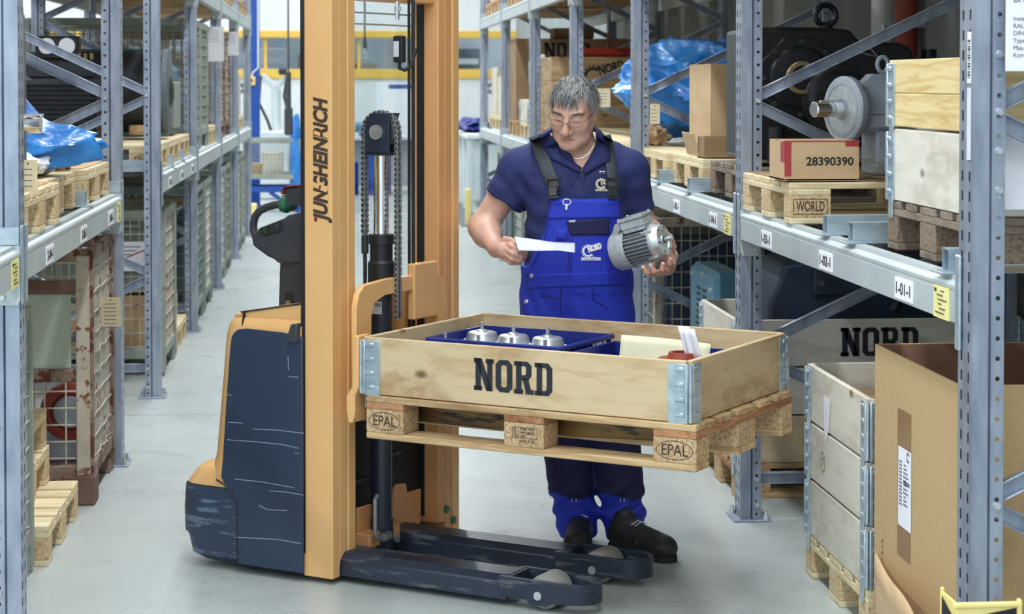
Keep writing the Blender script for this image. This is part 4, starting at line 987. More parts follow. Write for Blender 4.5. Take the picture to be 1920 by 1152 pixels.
for (x, y) in ((1073, 344), (1083, 330)):
    p, n = hit(BP, x, y, .001); MB().cyl(p, p+n*.003, .0055, n=12).build('shirt_button', 'overall_dark', polo)
mb = MB(); pl = [hit(BP, x, y, .002)[0] for x, y in ((1098, 326), (1093, 345), (1090, 372))]; mb.tube(pl, .0012, 4); mb.build('placket_seam', 'overall_dark', polo)
# ---- bib overalls
def trous_sdf(P):
    t = sections(P, [(.82, -.055, .03, .20, .135), (.88, -.055, .03, .206, .148), (.96, -.056, .025, .206, .16), (1.03, -.056, .018, .204, .164)], off=.003)
    for s, K, A, F in ((-.15, Lp(1072, 905, .0), Lp(1081, 965, .0), Lp(1083, 1000, -.01)), (.045, Lp(1161, 905, -.02), Lp(1168, 965, -.035), Lp(1176, 1012, -.06))):
        hip = np.array([s, .03, .86]); leg_ = rcone(P, hip, K, .112, .084); leg_ = smin(leg_, rcone(P, K, A, .084, .078), .02); leg_ = smin(leg_, rcone(P, A, F, .078, .072), .02)
        leg_ = np.maximum(leg_, F[2]-.012-P[:, 2]+(.3*(P[:, 1]+.04)))
        t = smin(t, leg_, .025)
    w = np.exp(-((P[:, 2]-.14)/.09)**2); t = t+.007*w*np.sin(P[:, 2]*80+4*np.sin(P[:, 0]*25)+P[:, 1]*20)
    t = t+.0035*np.sin(P[:, 2]*48+P[:, 0]*70+2*np.sin(P[:, 0]*30))*np.exp(-((P[:, 2]-.93)/.10)**2)
    b = sections(P, TORSO, off=.013)
    zt, zb = 1.285, .985; z = np.clip(P[:, 2], zb, zt); f = (z-zb)/(zt-zb)
    xl = np.interp(f, [0, .25, .6, 1], [-.262, -.225, -.178, -.150]); xr = np.interp(f, [0, .4, 1], [.152, .125, .094])
    b = np.maximum(np.maximum(b, np.maximum(xl-P[:, 0], P[:, 0]-xr)), np.maximum(P[:, 2]-zt, P[:, 1]+.0))
    b = np.maximum(b, zb-.05-P[:, 2])
    return smin(t, b, .006)
me, _ = sdf_mesh('bib_overalls', trous_sdf, (-.31, -.26, .02), (.28, .24, 1.31), .0056); me.materials.append(MATS['overall'])
ov = link('bib_overalls', me, PR); smooth_obj(ov, 3); BO = bvh_of(me)
def patch(name, mat, outline, bvh, parent, out=.003, n=18, thick=.002):
    """cloth patch: px quad TL, TR, BR, BL laid on the garment"""
    TL, TR, BR, BL = [np.array(c, float) for c in outline]
    def fn(a, b):
        c = (TL*(1-a)+TR*a)*(1-b)+(BL*(1-a)+BR*a)*b; return tuple(hit(bvh, c[0], c[1], out)[0])
    o = MB().grid(fn, n, max(4, n//2)).build(name, mat, parent, angle=80); m = o.modifiers.new('t', 'SOLIDIFY'); m.thickness = thick; m.offset = 0; return o
def ribbon(name, mat, pts, w, bvh, parent, out=.004, thick=.003):
    pts = np.array(pts, float); k = len(pts)
    def fn(a, b):
        c = np.array([np.interp(b*(k-1), range(k), pts[:, 0]), np.interp(b*(k-1), range(k), pts[:, 1])]); d = np.array([np.interp(b*(k-1), range(k), np.gradient(pts[:, 0])), np.interp(b*(k-1), range(k), np.gradient(pts[:, 1]))]); d /= np.linalg.norm(d)
        c = c+np.array([d[1], -d[0]])*(a-.5)*w; return tuple(hit(bvh, c[0], c[1], out)[0])
    o = MB().grid(fn, 4, 20).build(name, mat, parent, angle=80); m = o.modifiers.new('t', 'SOLIDIFY'); m.thickness = thick; m.offset = 0; return o
def seam(pts, bvh, parent, out=.002, r=.0012, mat='overall_dark', name='seam'):
    pts = np.array(pts, float); k = len(pts); q = []
    for t in np.linspace(0, k-1, 24): q.append(hit(bvh, np.interp(t, range(k), pts[:, 0]), np.interp(t, range(k), pts[:, 1]), out)[0])
    return MB().tube(q, r, 4).build(name, mat, parent)
patch('bib_hem', 'overall', [(1031, 376), (1160, 376), (1163, 408), (1024, 410)], BO, ov, .004, 22, .004)
patch('chest_pocket', 'overall_dark', [(1062, 415), (1141, 409), (1142, 440), (1070, 441)], BO, ov, .005)
patch('pen_loop', 'overall', [(1045, 430), (1062, 430), (1063, 450), (1043, 450)], BO, ov, .005, 6)
patch('waistband', 'overall', [(992, 516), (1184, 508), (1186, 532), (990, 540)], BO, ov, .004, 26, .004)
for s_ in ([(1068, 410), (1064, 520)], [(1072, 446), (1070, 518)], [(1145, 410), (1150, 440)], [(985, 528), (1060, 521), (1184, 512)], [(1052, 540), (1050, 590)], [(1112, 540), (1110, 560), (1140, 580)], [(1010, 555), (1052, 560)], [(998, 500), (1020, 455), (1030, 410)]): seam(s_, BO, ov)
for (x, y) in ((998, 517), (988, 566)):
    p, n = hit(BO, x, y, .003); MB().lathe([(.0085, 0), (.0085, .003), (.006, .0045), (.003, .004)], p, n, 16).build('snap_button', 'zinc', ov)
# knee pads (dark cloth) on the fronts of both legs
def knee_pad(xm, x0, x1):
    src = ov.data; mp = {}; vs = []; fs = []
    for p in src.polygons:
        c = p.center
        if x0 < c.x < x1 and .185+.012*math.sin(c.x*30) < c.z < .60 and p.normal.y < .25:
            f = []
            for i in p.vertices:
                if i not in mp: mp[i] = len(vs); v = src.vertices[i]; vs.append(v.co+v.normal*.003)
                f.append(mp[i])
            fs.append(tuple(f))
    o = MB().add(vs, fs).build('knee_pad', 'overall_dark', ov, angle=80); smooth_obj(o, 3)
    for dx in (-4, 4): seam([(xm+dx, 935), (xm+dx, 942)], BO, ov, .004, .0014, 'white_print', 'reflective_stitch')
knee_pad(1076, -.3, .012); knee_pad(1167, .014, .3)
# braces with buckles
for pts, bp in (([(1003, 254), (1012, 278), (1024, 312), (1036, 342), (1041, 358)], (1039, 350)), ([(1136, 254), (1140, 275), (1144, 305), (1147, 335), (1148, 356)], (1147, 350))):
    st = ribbon('brace_strap', 'strap', pts, 25 if bp[0] < 1100 else 19, BP, ov, .006)
    p, n = hit(BP, bp[0], bp[1], .012); x = Vector((1, 0, 0)); x = (x-n*x.dot(n)).normalized(); zz = n.cross(x); M = Matrix((x, zz if zz.z > 0 else -zz, n)).transposed().to_4x4(); M.translation = p
    mb = MB()
    for (cx, cy, sx, sy) in ((0, .026, .052, .008), (0, -.004, .052, .006), (-.023, .011, .006, .036), (.023, .011, .006, .036), (0, -.022, .034, .034), (0, -.044, .05, .008)): mb.box((cx, cy, 0), (sx, sy, .008), 0, None, .002)
    b_ = mb.build('buckle', 'buckle', st); put(b_, M)
    patch('buckle_tab', 'overall', [(bp[0]-12, 368), (bp[0]+12, 366), (bp[0]+13, 384), (bp[0]-12, 384)], BO, ov, .006, 6)
# zip pull ring
p, n = hit(BO, 1063, 384, .006); mb = MB().tube([p+Vector((.014*math.cos(a), 0, .010+.011*math.sin(a))) for a in np.linspace(0, 2*math.pi, 18, endpoint=False)], .0018, 6, closed=True); mb.box(p+Vector((-.001, -.002, -.008)), (.008, .005, .022), 0, (0, .1, 0), .002); mb.build('key_ring', 'white_print', ov)
# printed marks: gear and lettering
def mark(word, px, py, h, mat, parent, bvh, rot=0, fit=None, bold=.02, shear=0, name='lettering', out=.004):
    c = Lp(px, py, -.25); s = (PD-.25)/FPX
    M = frame(c, (math.cos(rot), 0, math.sin(rot)), (-math.sin(rot), 0, math.cos(rot)))
    o = text(name, word, h*s/.7, mat, parent, M, bold, shear, fit=fit*s if fit else None, depth=0)
    o.data.transform(M); o.matrix_local = Matrix.Identity(4); drape(o, bvh, out); return o
def gear_mark(px, py, r, mat, parent, bvh, a0=0, a1=2*math.pi, n=12, out=.004):
    s = (PD-.25)/FPX; M = frame(Lp(px, py, -.25), (1, 0, 0), (0, 0, 1)); o = gear_logo(MB(), r*s, n, a0, a1).build('gear_emblem', mat, parent, smooth=False); o.data.transform(M); drape(o, bvh, out)
gear_mark(1103, 471, 13, 'white_print', ov, BO, .9, 5.6)
mark('NORD', 1115, 465, 10, 'white_print', ov, BO, .32, 27, .09)
mark('DRIVESYSTEMS', 1108, 486, 5.5, 'white_print', ov, BO, 0, 37, .06)
mark('DASSY', 1073, 415, 3.5, 'white_print', ov, BO, 0, 13, .05, out=.008)
gear_mark(1127, 345, 11, 'gold_print', polo, BP, .6, 5.7)
mark('N', 1131, 344, 8, 'gold_print', polo, BP, .3, None, .03)
mark('DRIVESYSTEMS', 1128, 357, 4, 'gold_print', polo, BP, 0, 24, .03)
for x in (1126, 1132): mark('*', x, 326, 9, 'gold_print', polo, BP, 0, None, .04)
# ---- necklace
q = [hit(BB, x, y, .002)[0] for x, y in ((1113, 248), (1116, 262), (1112, 276), (1104, 288), (1094, 296), (1082, 299), (1070, 296), (1060, 290))]
mb = MB()
for i in range(len(q)-1):
    for k in range(6): p = q[i].lerp(q[i+1], k/6); mb.ellipsoid(p, (.0024, .0024, .0024), 6, 4)
mb.build('necklace', 'silver', PR)
# ---- shoes
def shoe(heel, toe, label):
    heel, toe = np.array(heel), np.array(toe); d = (toe-heel)/np.linalg.norm(toe-heel); ang = math.atan2(d[1], d[0]); L = np.linalg.norm(toe-heel)
    t = link('safety_shoe', None, PR, (heel[0], heel[1], 0), (0, 0, ang))
    def up(P):
        a = rcone(P, (.04, 0, .052), (L-.052, 0, .044), .043, .044); a = smin(a, rcone(P, (.045, 0, .06), (.06, 0, .11), .044, .043), .03)
        a = smin(a, rcone(P, (.08, 0, .08), (L-.10, 0, .06), .042, .036), .03); a = smin(a, ell(P, (L-.055, 0, .046), (.055, .05, .04)), .02)
        return np.maximum(a, .022-P[:, 2])
    me, _ = sdf_mesh('shoe_upper', up, (-.03, -.08, 0), (L+.03, .08, .18), .004); me.materials.append(MATS['shoe_leather']); o = link('shoe_upper', me, t); smooth_obj(o, 3); bb = bvh_of(me)
    out = [(.0, -.025)]
    pts = [(0, -.02), (.01, -.038), (.09, -.036), (L-.09, -.048), (L-.03, -.044), (L, -.02), (L+.004, .0), (L, .02), (L-.03, .044), (L-.09, .048), (.09, .036), (.01, .038), (0, .02)]
    MB().prism(pts, 'z', .0, .026).build('sole', 'rubber', t, bevel=.004)
    MB().tube([(L-.14, -.045, .05), (L-.125, -.03, .085), (L-.12, 0, .098), (L-.125, .03, .085), (L-.14, .045, .05)], .008, 6).build('strap', 'strap', t)
    for dx in (0, .02): MB().tube([(L-.165-dx, -.03, .108), (L-.16-dx, 0, .122), (L-.165-dx, .03, .108)], .002, 4).build('reflective_stitch', 'white_print', t)
    return t
shoe(tuple(Lp(1090, 1000, .06)[:2])+(0,), tuple(Lp(1082, 1000, -.245)[:2])+(0,), '')
shoe(tuple(Lp(1150, 1000, -.10)[:2])+(0,), tuple(Lp(1263, 1000, -.335)[:2])+(0,), '')
# ---- hair
SK = bvh_of(body.data)
def scalp(n, zone):
    out = []
    while len(out) < n:
        v = rng.normal(size=3); v /= np.linalg.norm(v); d0 = HR@v; o = Vector(hw((0, .02, .03))); loc, nor, _, _ = SK.ray_cast(o, Vector(d0))
        if loc is None: continue
        p = hl(np.array([loc]))[0]
        if zone(p): out.append((p, HR.T@np.array(nor)))
    return out
def hairline(p):
    x, y, z = p; ax = abs(x)
    if ax > .083: return False
    if y < -.03: return z > (.070 if abs(x+.006) < .036 else .092-.15*max(0, ax-.05))
    if y < .0: return z > .055-1.0*(y+.03)*.6
    if y < .022: return z > .018
    if y < .045: return z > .034 if ax > .068 else z > -.02
    return z > -.075
def strands(name, roots, comb, length, width, mats, pick, lift=.5, seg=3):
    mb = MB()
    for p, n in roots:
        c = comb(p)+rng.normal(size=3)*.22; c = c-n*(c@n)*.8; c /= np.linalg.norm(c)+1e-9; L = length(p)*rng.uniform(.7, 1.2)
        s = np.cross(n, c); s /= np.linalg.norm(s)+1e-9; pts = []
        for k in range(seg+1):
            t = k/seg; q_ = p-n*.002+n*L*lift*math.sin(t*1.7)*.55+c*L*t-np.array([0, 0, 1])*L*.25*t*t; w = width*(1-.85*t); pts += [hw(q_-s*w), hw(q_+s*w)]
        # ridge for body
        mb.add(pts, [(2*k, 2*k+1, 2*k+3, 2*k+2) for k in range(seg)], pick(p))
    return mb.build(name, mats, PR, angle=80)
def comb(p):
    x, y, z = p
    top = np.array([x*2.2, -1.0, -.15]); side = np.array([np.sign(x)*.15, -.25, -1.0]); back = np.array([0, .4, -1.0])
    w = np.clip((z-.05)/.05, 0, 1); return w*top+(1-w)*(side if y < .06 else back)
HM = ['hair_dark', 'hair_mid', 'hair_light']
def hpick(p):
    f = p[1] < -.045
    return int(rng.choice(3, p=[.62, .28, .10] if f else ([.30, .38, .32] if p[2] > .02 else [.15, .45, .4])))
def cap(P_):
    q = hl(P_); d = ell(q, (0, .024, .040), (.081, .101, .087)); lim = np.where(q[:, 1] < -.02, .078-q[:, 2], np.where(q[:, 1] < .03, .025-q[:, 2], -.06-q[:, 2]))
    blend = np.interp(q[:, 1], [-.05, .0, .04, .06], [.075, .04, .02, -.05]); return np.maximum(d, blend-q[:, 2])
me, _ = sdf_mesh('hair_base', cap, HEAD-.16, HEAD+.16, .004); me.materials.append(MATS['hair_dark']); ho = link('hair', me, PR); smooth_obj(ho, 2)
hs = strands('hair_strands', scalp(7000, hairline), comb, lambda p: .040 if p[2] > .05 else .022, .0011, HM, hpick, .75); hs.parent = ho
# brows and moustache
eb = scalp(170, lambda p: .013 < abs(p[0]) < .052 and p[1] < -.05 and abs(p[2]-(.024+.10*(abs(p[0])-.02)*(1 if abs(p[0]) < .04 else -.3))) < .0032)
for s in (-1, 1): strands('eyebrow', [e for e in eb if e[0][0]*s > 0], lambda p: np.array([np.sign(p[0])*1.0, .2, .1]), lambda p: .012, .0007, HM, lambda p: int(rng.choice(3, p=[.85, .15, 0])), .7, 2)
ms = scalp(240, lambda p: abs(p[0]) < .028 and p[1] < -.08 and -.0635 < p[2] < -.050)
strands('moustache', ms, lambda p: np.array([np.sign(p[0])*.6, -.1, -1.0]), lambda p: .008, .0007, HM, lambda p: int(rng.choice(3, p=[0, .3, .7])), .6, 2)
mb = MB()
for s in (-1, 1):
    pts = []
    for k in range(9): x = s*(.018+.028*k/8); z = -.0055-.0025*math.sin(math.pi*k/8); o_ = Vector(hw((x, -.2, z))); loc, nor, _, _ = SK.ray_cast(o_, Vector(HR@np.array([0, 1., 0]))); pts.append(loc+nor*.0004 if loc else Vector(hw((x, -.09, z))))
    MB().tube(pts, .0011, 5).build('eyelash_line', 'lash', PR)
pts = []
for k in range(15):
    x = -.025+.05*k/14; o_ = Vector(hw((x, -.2, -.0728-.002*abs(x)/.025))); loc, nor, _, _ = SK.ray_cast(o_, Vector(HR@np.array([0, 1., 0])))
    if loc: pts.append(loc-nor*.0002)
MB().tube(pts, .0014, 5).build('mouth_line', 'lip_line', PR)
# ---- glasses
GL = thing('eyeglasses', 'thin wire-rimmed eyeglasses on the worker\'s nose', 'glasses', PR.location, -YAW)
for s in (-1, 1):
    c = np.array([s*.034, -.108, -.006]); rim = []
    for k in range(28):
        a = 2*math.pi*k/28; ca, sa = math.cos(a), math.sin(a); x = c[0]+.0255*math.copysign(abs(ca)**.6, ca); z = c[2]+.0125*math.copysign(abs(sa)**.7, sa); rim.append(Vector(hw((x, c[1]+abs(x)*.28-.012+abs(x-c[0])*.0, z))))
    MB().tube(rim, .0008, 6, closed=True).build('rim', 'steel_dark', GL)
    MB().add(rim, [tuple(range(28))]).build('lens', 'lens', GL)
    MB().tube([Vector(hw((s*.0595, -.102, .002))), Vector(hw((s*.071, -.085, .006))), Vector(hw((s*.079, -.03, .010))), Vector(hw((s*.083, .015, .014)))], .0013, 6).build('temple', 'steel_dark', GL)
MB().tube([Vector(hw((-.010, -.118, -.004))), Vector(hw((0, -.121, -.001))), Vector(hw((.010, -.118, -.004)))], .0012, 6).build('bridge', 'steel_dark', GL)
# ---- paper in the hand
PA = [(964, 444, -.262), (1000, 449, -.268), (1040, 455, -.272), (1078, 456, -.275)]; PB_ = [(972, 470, -.335), (1005, 471, -.34), (1045, 470, -.345), (1078, 474, -.35)]
def pfn(a, b):
    i, o = Lp(*poly_at(PA, a)), Lp(*poly_at(PB_, a)); p = i+(o-i)*b; return tuple(p)
o = MB().grid(pfn, 24, 8).build('paper_slip', 'paper_grey', None, PR.location, (0, 0, -YAW), angle=80); tag(o, 'folded white delivery slip in the worker\'s left-side hand', 'paper'); m = o.modifiers.new('t', 'SOLIDIFY'); m.thickness = .001
# ---- electric motor in the other hand
def held_motor():
    A = np.array([.82, -.50, .27]); A /= np.linalg.norm(A); c = Lp(1206, 460, -.245)
    up = np.array([-.30, .0, .95]); up -= A*(up@A); up /= np.linalg.norm(up)
    t = thing('electric_motor', 'silver finned electric motor with terminal box held in the worker\'s hand', 'motor', (0, 0, 0), 0)
    side = np.cross(A, up); M = Matrix(((*A,), (*side,), (*up,))).transposed().to_4x4(); M.translation = Vector(c)
    t.matrix_world = PR_M @ M
    X = (1, 0, 0)
    MB().lathe([(.058, -.06), (.058, .055)], (0, 0, 0), X, 40).build('stator', 'motor_grey', t)  # darker than the fins: shade in their gaps put into the colour
    for k in range(30):
        a = 2*math.pi*k/30
        if abs(((a-math.pi/2+math.pi) % (2*math.pi))-math.pi) < .55: continue
        MB().box((-.002, .063*math.cos(a), .063*math.sin(a)), (.115, .0022, .013), 0, (a-math.pi/2, 0, 0)).build('cooling_fin', 'alu', t)
    MB().lathe([(.05, -.117), (.064, -.112), (.070, -.102), (.0715, -.045), (.069, -.045), (.069, -.06)], (0, 0, 0), X, 44).build('fan_cover', 'alu_cast', t)
    mb = MB().lathe([(.066, .05), (.069, .054), (.069, .062), (.060, .072), (.056, .085), (.054, .088), (.036, .088), (.034, .083), (.018, .083), (.016, .088), (.010, .089)], (0, 0, 0), X, 44); mb.build('end_shield', 'alu', t)
    for k in range(4):
        a = math.pi/4+k*math.pi/2; mb = MB().box((.055, .064*math.cos(a), .064*math.sin(a)), (.026, .018, .02), 0, (a-math.pi/2, 0, 0), .004); mb.cyl((.07, .066*math.cos(a), .066*math.sin(a)), (.03, .066*math.cos(a), .066*math.sin(a)), .005, n=8); mb.build('bolt_lug', 'alu', t)
    for k in range(6):
        a = k*math.pi/3; MB().cyl((.087, .046*math.cos(a), .046*math.sin(a)), (.0895, .046*math.cos(a), .046*math.sin(a)), .004, n=8).build('flange_hole', 'steel_dark', t)
    MB().cyl((.08, 0, 0), (.122, 0, 0), .0085, n=20).build('shaft', 'zinc', t); MB().cyl((.084, 0, 0), (.090, 0, 0), .013, n=20).build('shaft_seal', 'black', t)
    MB().box((.0, 0, .068), (.088, .07, .022), 0, None, .003).box((.0, 0, .086), (.094, .08, .03), 0, None, .004).build('terminal_box', 'alu_cast', t)
    l = MB().box((.0, 0, .107), (.104, .09, .012), 0, None, .004).build('terminal_lid', 'alu', t)
    for x in (-.044, .044):
        for y in (-.037, .037): MB().cyl((x, y, .107), (x, y, .117), .005, n=8).build('lid_screw', 'zinc', l)
    MB().prism([(-.052, .078), (-.098, .048), (-.102, .054), (-.07, .1), (-.052, .102)], 'y', -.03, .03).build('cable_bracket', 'alu', t)
    return t
bpy.context.view_layer.update(); PR_M = PR.matrix_world.copy(); held_motor()
# ================================================================ loads in the racks
PH = .144
def axis_box(mb, x0, x1, y0, y1, z0, z1, ch=0, mi=0): return mb.box(((x0+x1)/2, (y0+y1)/2, (z0+z1)/2), (x1-x0, y1-y0, z1-z0), mi, None, ch)
def rpal(label, x0, y0, z, tone, side='R'): return pallet(label, (x0+.6 if side == 'R' else x0-.6, y0+.4), 0 if side == 'R' else math.pi, tone, 'pallets in the rack', z)
def carton(label, x0, x1, y0, y1, z0, z1, mat='cardboard', open_=False, group='cardboard boxes', flaps=False):
    """closed carton with lid flaps and tape, or open carton with inner walls"""
    t = thing('cardboard_box', label, 'box', ((x0+x1)/2, (y0+y1)/2, z0), 0, group); a, b, h = (x1-x0)/2, (y1-y0)/2, z1-z0; th = .006
    for s in (-1, 1):
        MB().box((s*(a-th/2), 0, h/2), (th, 2*b, h), 0, None, .001).build('side', mat, t); MB().box((0, s*(b-th/2), h/2), (2*a-2*th, th, h), 0, None, .001).build('side', mat, t)
        if open_:
            MB().box((s*(a-th-.001), 0, h/2), (.001, 2*b-.02, h-.004)).build('inner_face', 'cardboard_in', t); MB().box((0, s*(b-th-.001), h/2), (2*a-.02, .001, h-.004)).build('inner_face', 'cardboard_in', t)  # thin sheets, darker brown than the outer walls
    MB().box((0, 0, th/2), (2*a, 2*b, th)).build('bottom', mat, t)
    if not open_:
        for s in (-1, 1): MB().box((0, s*b/2, h+.002), (2*a, b-.002, .004), 0, None, .001).build('flap', mat, t)
        MB().box((0, 0, h+.0045), (2*a+.002, .05, .001)).build('tape_strip', 'tape', t)
    return t
def wire_crate(label, x0, x1, y0, y1, z0, h, fm, wm, group='wire mesh crates', sp=(.055, .095), half=None, legs=.1):
    t = thing('mesh_crate', label, 'crate', ((x0+x1)/2, (y0+y1)/2, z0), 0, group); a, b = (x1-x0)/2, (y1-y0)/2; p = .045
    for sx in (-1, 1):
        for sy in (-1, 1):
            MB().box((sx*(a-p/2), sy*(b-p/2), h/2+.01), (p, p, h-.02), 0, None, .004).build('post', fm, t)
            MB().box((sx*(a-.06), sy*(b-.06), .05), (.1, .1, .1), 0, None, .006).build('foot', fm, t)
    for s in (-1, 1):
        for z, q in ((h-.02, .05), (legs+.03, .06)):
            MB().box((0, s*(b-.02), z), (2*a-.06, .03, q), 0, None, .004).build('rail', fm, t); MB().box((s*(a-.02), 0, z), (.03, 2*b-.06, q), 0, None, .004).build('rail', fm, t)
        mb = MB(); zl, zh = legs+.05, h-.04
        for k in range(int((2*b-.1)/sp[0])+1): y = -b+.05+k*sp[0]; mb.box((s*(a-.018), y, (zl+zh)/2), (.005, .005, zh-zl))
        for k in range(int((zh-zl)/sp[1])+1):
            z = zl+.02+k*sp[1]; n = 10
            mb.tube([(s*(a-.013)+s*.004*math.sin(j*2.1), -b+.04+(2*b-.08)*j/n, z+.006*math.sin(j*1.7+k)) for j in range(n+1)], .0032, 4)
        mb.build('wire_mesh', wm, t)
        mb = MB()
        for k in range(int((2*a-.1)/sp[0])+1): x = -a+.05+k*sp[0]; mb.box((x, s*(b-.018), (zl+zh)/2), (.005, .005, zh-zl))
        for k in range(int((zh-zl)/sp[1])+1): mb.box((0, s*(b-.013), zl+.02+k*sp[1]), (2*a-.08, .006, .006))
        mb.build('wire_mesh', wm, t)
    MB().box((0, 0, legs+.01), (2*a-.04, 2*b-.04, .02)).build('floor_plate', fm, t)
    return t
def crumple(name, label, cat, c, r, mat, seed, amp=.25, n=(40, 24), flat=.0, group=None, tip=0.0):
    """crumpled wrap: closed creased skin resting on z = c.z; tip pulls it out to a point along +x"""
    rg = np.random.default_rng(seed); ks = rg.normal(size=(12, 3)); ks /= np.linalg.norm(ks, axis=1)[:, None]; ph = rg.uniform(0, 6.3, 12); f = rg.uniform(1.8, 7.0, 12); mb = MB()
    def fn(a, b):
        th = math.pi*(1-b); d = np.array([math.sin(th)*math.cos(2*math.pi*a), math.sin(th)*math.sin(2*math.pi*a), math.cos(th)])
        w = sum((1-abs(math.sin(f[i]*(d@ks[i])+ph[i])))**1.6/(1+f[i]*.18) for i in range(12))
        q = d*np.array(r)*(1+amp*(w/1.9-1)); x = q[0]/r[0]
        if tip: k = 1-tip*max(0, min(1, (x+.6)/1.6)); q[1] *= k; q[2] = (q[2]+r[2])*k*(1+.25*math.sin(6*x+ph[0]))-r[2]
        z = q[2]+r[2]*(1-flat)
        return (c[0]+q[0], c[1]+q[1], c[2]+max(z, 0.002))
    o = mb.grid(fn, n[0], n[1], 0, True).build(name, mat, angle=30); return tag(o, label, cat, group)
def flat_sheet(name, label, cat, x0, x1, y0, y1, z, mat, group=None, t=.005):
    return tag(MB().box(((x0+x1)/2, (y0+y1)/2, z+t/2), (x1-x0, y1-y0, t), 0, None, .001).build(name, mat), label, cat, group)
def hang_tag(label, p, d, w=.055, h=.11, mat='tag', lines=4, group='paper tags'):
    t = thing('paper_tag', label, 'tag', p, 0, group); dx = Vector(d)
    M = frame((0, 0, 0), (1, 0, 0), dx)
    o = MB().box((0, -h/2, 0), (w, h, .001)).build('card', mat, t); put(o, M)
    mb = MB()
    for k in range(lines): mb.box((-.004, -.03-k*.018, .0008), (w*.6, .003, .0004))
    mb.cyl((0, -.012, .0004), (0, -.012, .0012), .004, n=8); q = mb.build('tag_print', 'ink_grey', t); put(q, M); return t
# ---------------------------------------------------------------- right row, shelf level
Z1 = BT
rpal('weathered grey pallet under the pine collars at the right upright', 1.63, 4.95, Z1, 'old')
collar('pale plywood collar, lower one of the two on the right shelf', (2.23, 5.35), Z1+PH, 0, 'ply_white', .215)
collar('fresh pine collar of two boards, topmost on the right shelf', (2.23, 5.35), Z1+PH+.217, 0, 'pine', .2, boards=2)
wp = rpal('new pallet stamped WORLD under the box numbered 28390390', 1.56, 6.72, Z1, 'new')
mb = MB()
for s in (-1, 1): mb.box((-.5275, -.4008, .061+s*.026), (.12, .0006, .0022)); mb.box((-.5275+s*.06, -.4008, .061), (.0022, .0006, .052))
mb.build('world_frame', 'ink_brown', wp); text('world_stamp', 'WORLD', .05, 'ink_brown', wp, frame((-.5275, -.401, .0605), (1, 0, 0), (0, 0, 1)), .01, fit=.10)
crossbar(XR+.01, 2.64, 6.25, 'galvanised crossbar with open end in front of the WORLD pallet'); crossbar(XR+.01, 2.64, 5.93, 'galvanised crossbar beside the weathered grey pallet, right shelf')
for y, l in ((4.98, 'crossbar under the near end of the grey pallet, right shelf'), (8.74, 'short crossbar end between the two pallets beside label 1-04-1'), (9.58, 'short crossbar end between the two pallets beside label 1-05-1')): crossbar(XR+.01, 2.64, y, l)
flat_sheet('cardboard_sheet', 'sheet of cardboard lying on the WORLD pallet', 'cardboard', 1.58, 2.7, 6.76, 7.5, Z1+PH, 'card_dark')
b_ = carton('small taped box printed 28390390 on the WORLD pallet', at_y(1471, 300, 6.74).x, at_y(1611, 300, 6.74).x, 6.74, 6.98, Z1+PH+.006, Z1+PH+.006+.135, 'cardboard')
text('box_number', '28390390', .04, 'ink_flat', b_, frame((.028, -.1205, .066), (1, 0, 0), (0, 0, 1)), .022, fit=.168)
bw = at_y(1611, 300, 6.74).x-at_y(1471, 300, 6.74).x
MB().box((-bw/2+.012, -.1203, .075), (.024, .0008, .12)).box((0, -.112, .1385), (bw+.004, .02, .003)).box((bw/2-.025, -.1203, .127), (.05, .0008, .016)).box((-bw/2-.0004, -.09, .1), (.0008, .06, .07)).build('red_tape', 'red_tape', b_)
# grey gear unit with output flange
def gear_unit():
    c = at_y(1590, 205, 7.12); t = thing('gear_unit', 'light grey gear unit with round flange and bare steel shaft', 'gear unit', (c.x, c.y, Z1+PH+.006), 0)
    A = Vector((-.93, -.37, 0)); z = c.z-(Z1+PH+.006); o = Vector((0, 0, z))
    MB().lathe([(.10, -.01), (.118, -.008), (.122, 0), (.122, .022), (.116, .026), (.09, .03), (.086, .022), (.045, .022), (.04, .03), (.03, .03)], o, A, 48).build('output_flange', 'grey_cast', t)
    MB().lathe([(.092, .0265), (.112, .0268), (.112, .0275), (.092, .0275)], o, A, 48).build('machined_face', 'alu_cast', t)
    MB().cyl(o+A*.02, o+A*.15, .029, n=28).cyl(o+A*.15, o+A*.154, .029, .025, n=28).build('output_shaft', 'chrome', t)
    MB().box(o+A*.075+Vector((0, 0, .03)), (.1, .012, .008), 0, (0, 0, math.atan2(A.y, A.x))).build('shaft_key', 'zinc', t)
    p = Vector((.12, .04, 0))
    MB().box(o+p+Vector((.02, 0, .01)), (.22, .2, .19), 0, None, .02).build('gear_housing', 'grey_cast', t)
    MB().box(o+p+Vector((.02, -.105, -.01)), (.22, .02, .012), 0, None, .003).build('housing_rib', 'grey_cast', t)
    MB().box((p.x+.02, p.y, z/2-.04), (.1, .22, z-.08), 0, None, .008).build('foot', 'grey_cast', t)
    MB().prism([(.06, z+.10), (.19, z+.10), (.165, z+.13), (.09, z+.13)], 'y', -.02, .08).build('eye_boss', 'grey_cast', t)
    e = Vector((.135, .02, z+.165)); MB().tube([e+Vector((.02*math.cos(a), 0, .028*math.sin(a))) for a in np.linspace(0, 6.283, 20, endpoint=False)], .008, 8, closed=True).build('eye_bolt', 'grey_cast', t)
    MB().tube([e+Vector((-.1, 0, .05)), e+Vector((-.05, .0, .035)), e+Vector((-.02, 0, .03)), e+Vector((-.06, 0, .075))], .0012, 4).build('tie_wire', 'zinc', t)
gear_unit()
crumple('plastic_wrap', 'crumpled clear plastic wrap beside the box 28390390', 'plastic wrap', (at_y(1625, 320, 6.9).x, 6.92, Z1+PH+.006), (.07, .06, .035), 'film_clear', 3, .4)
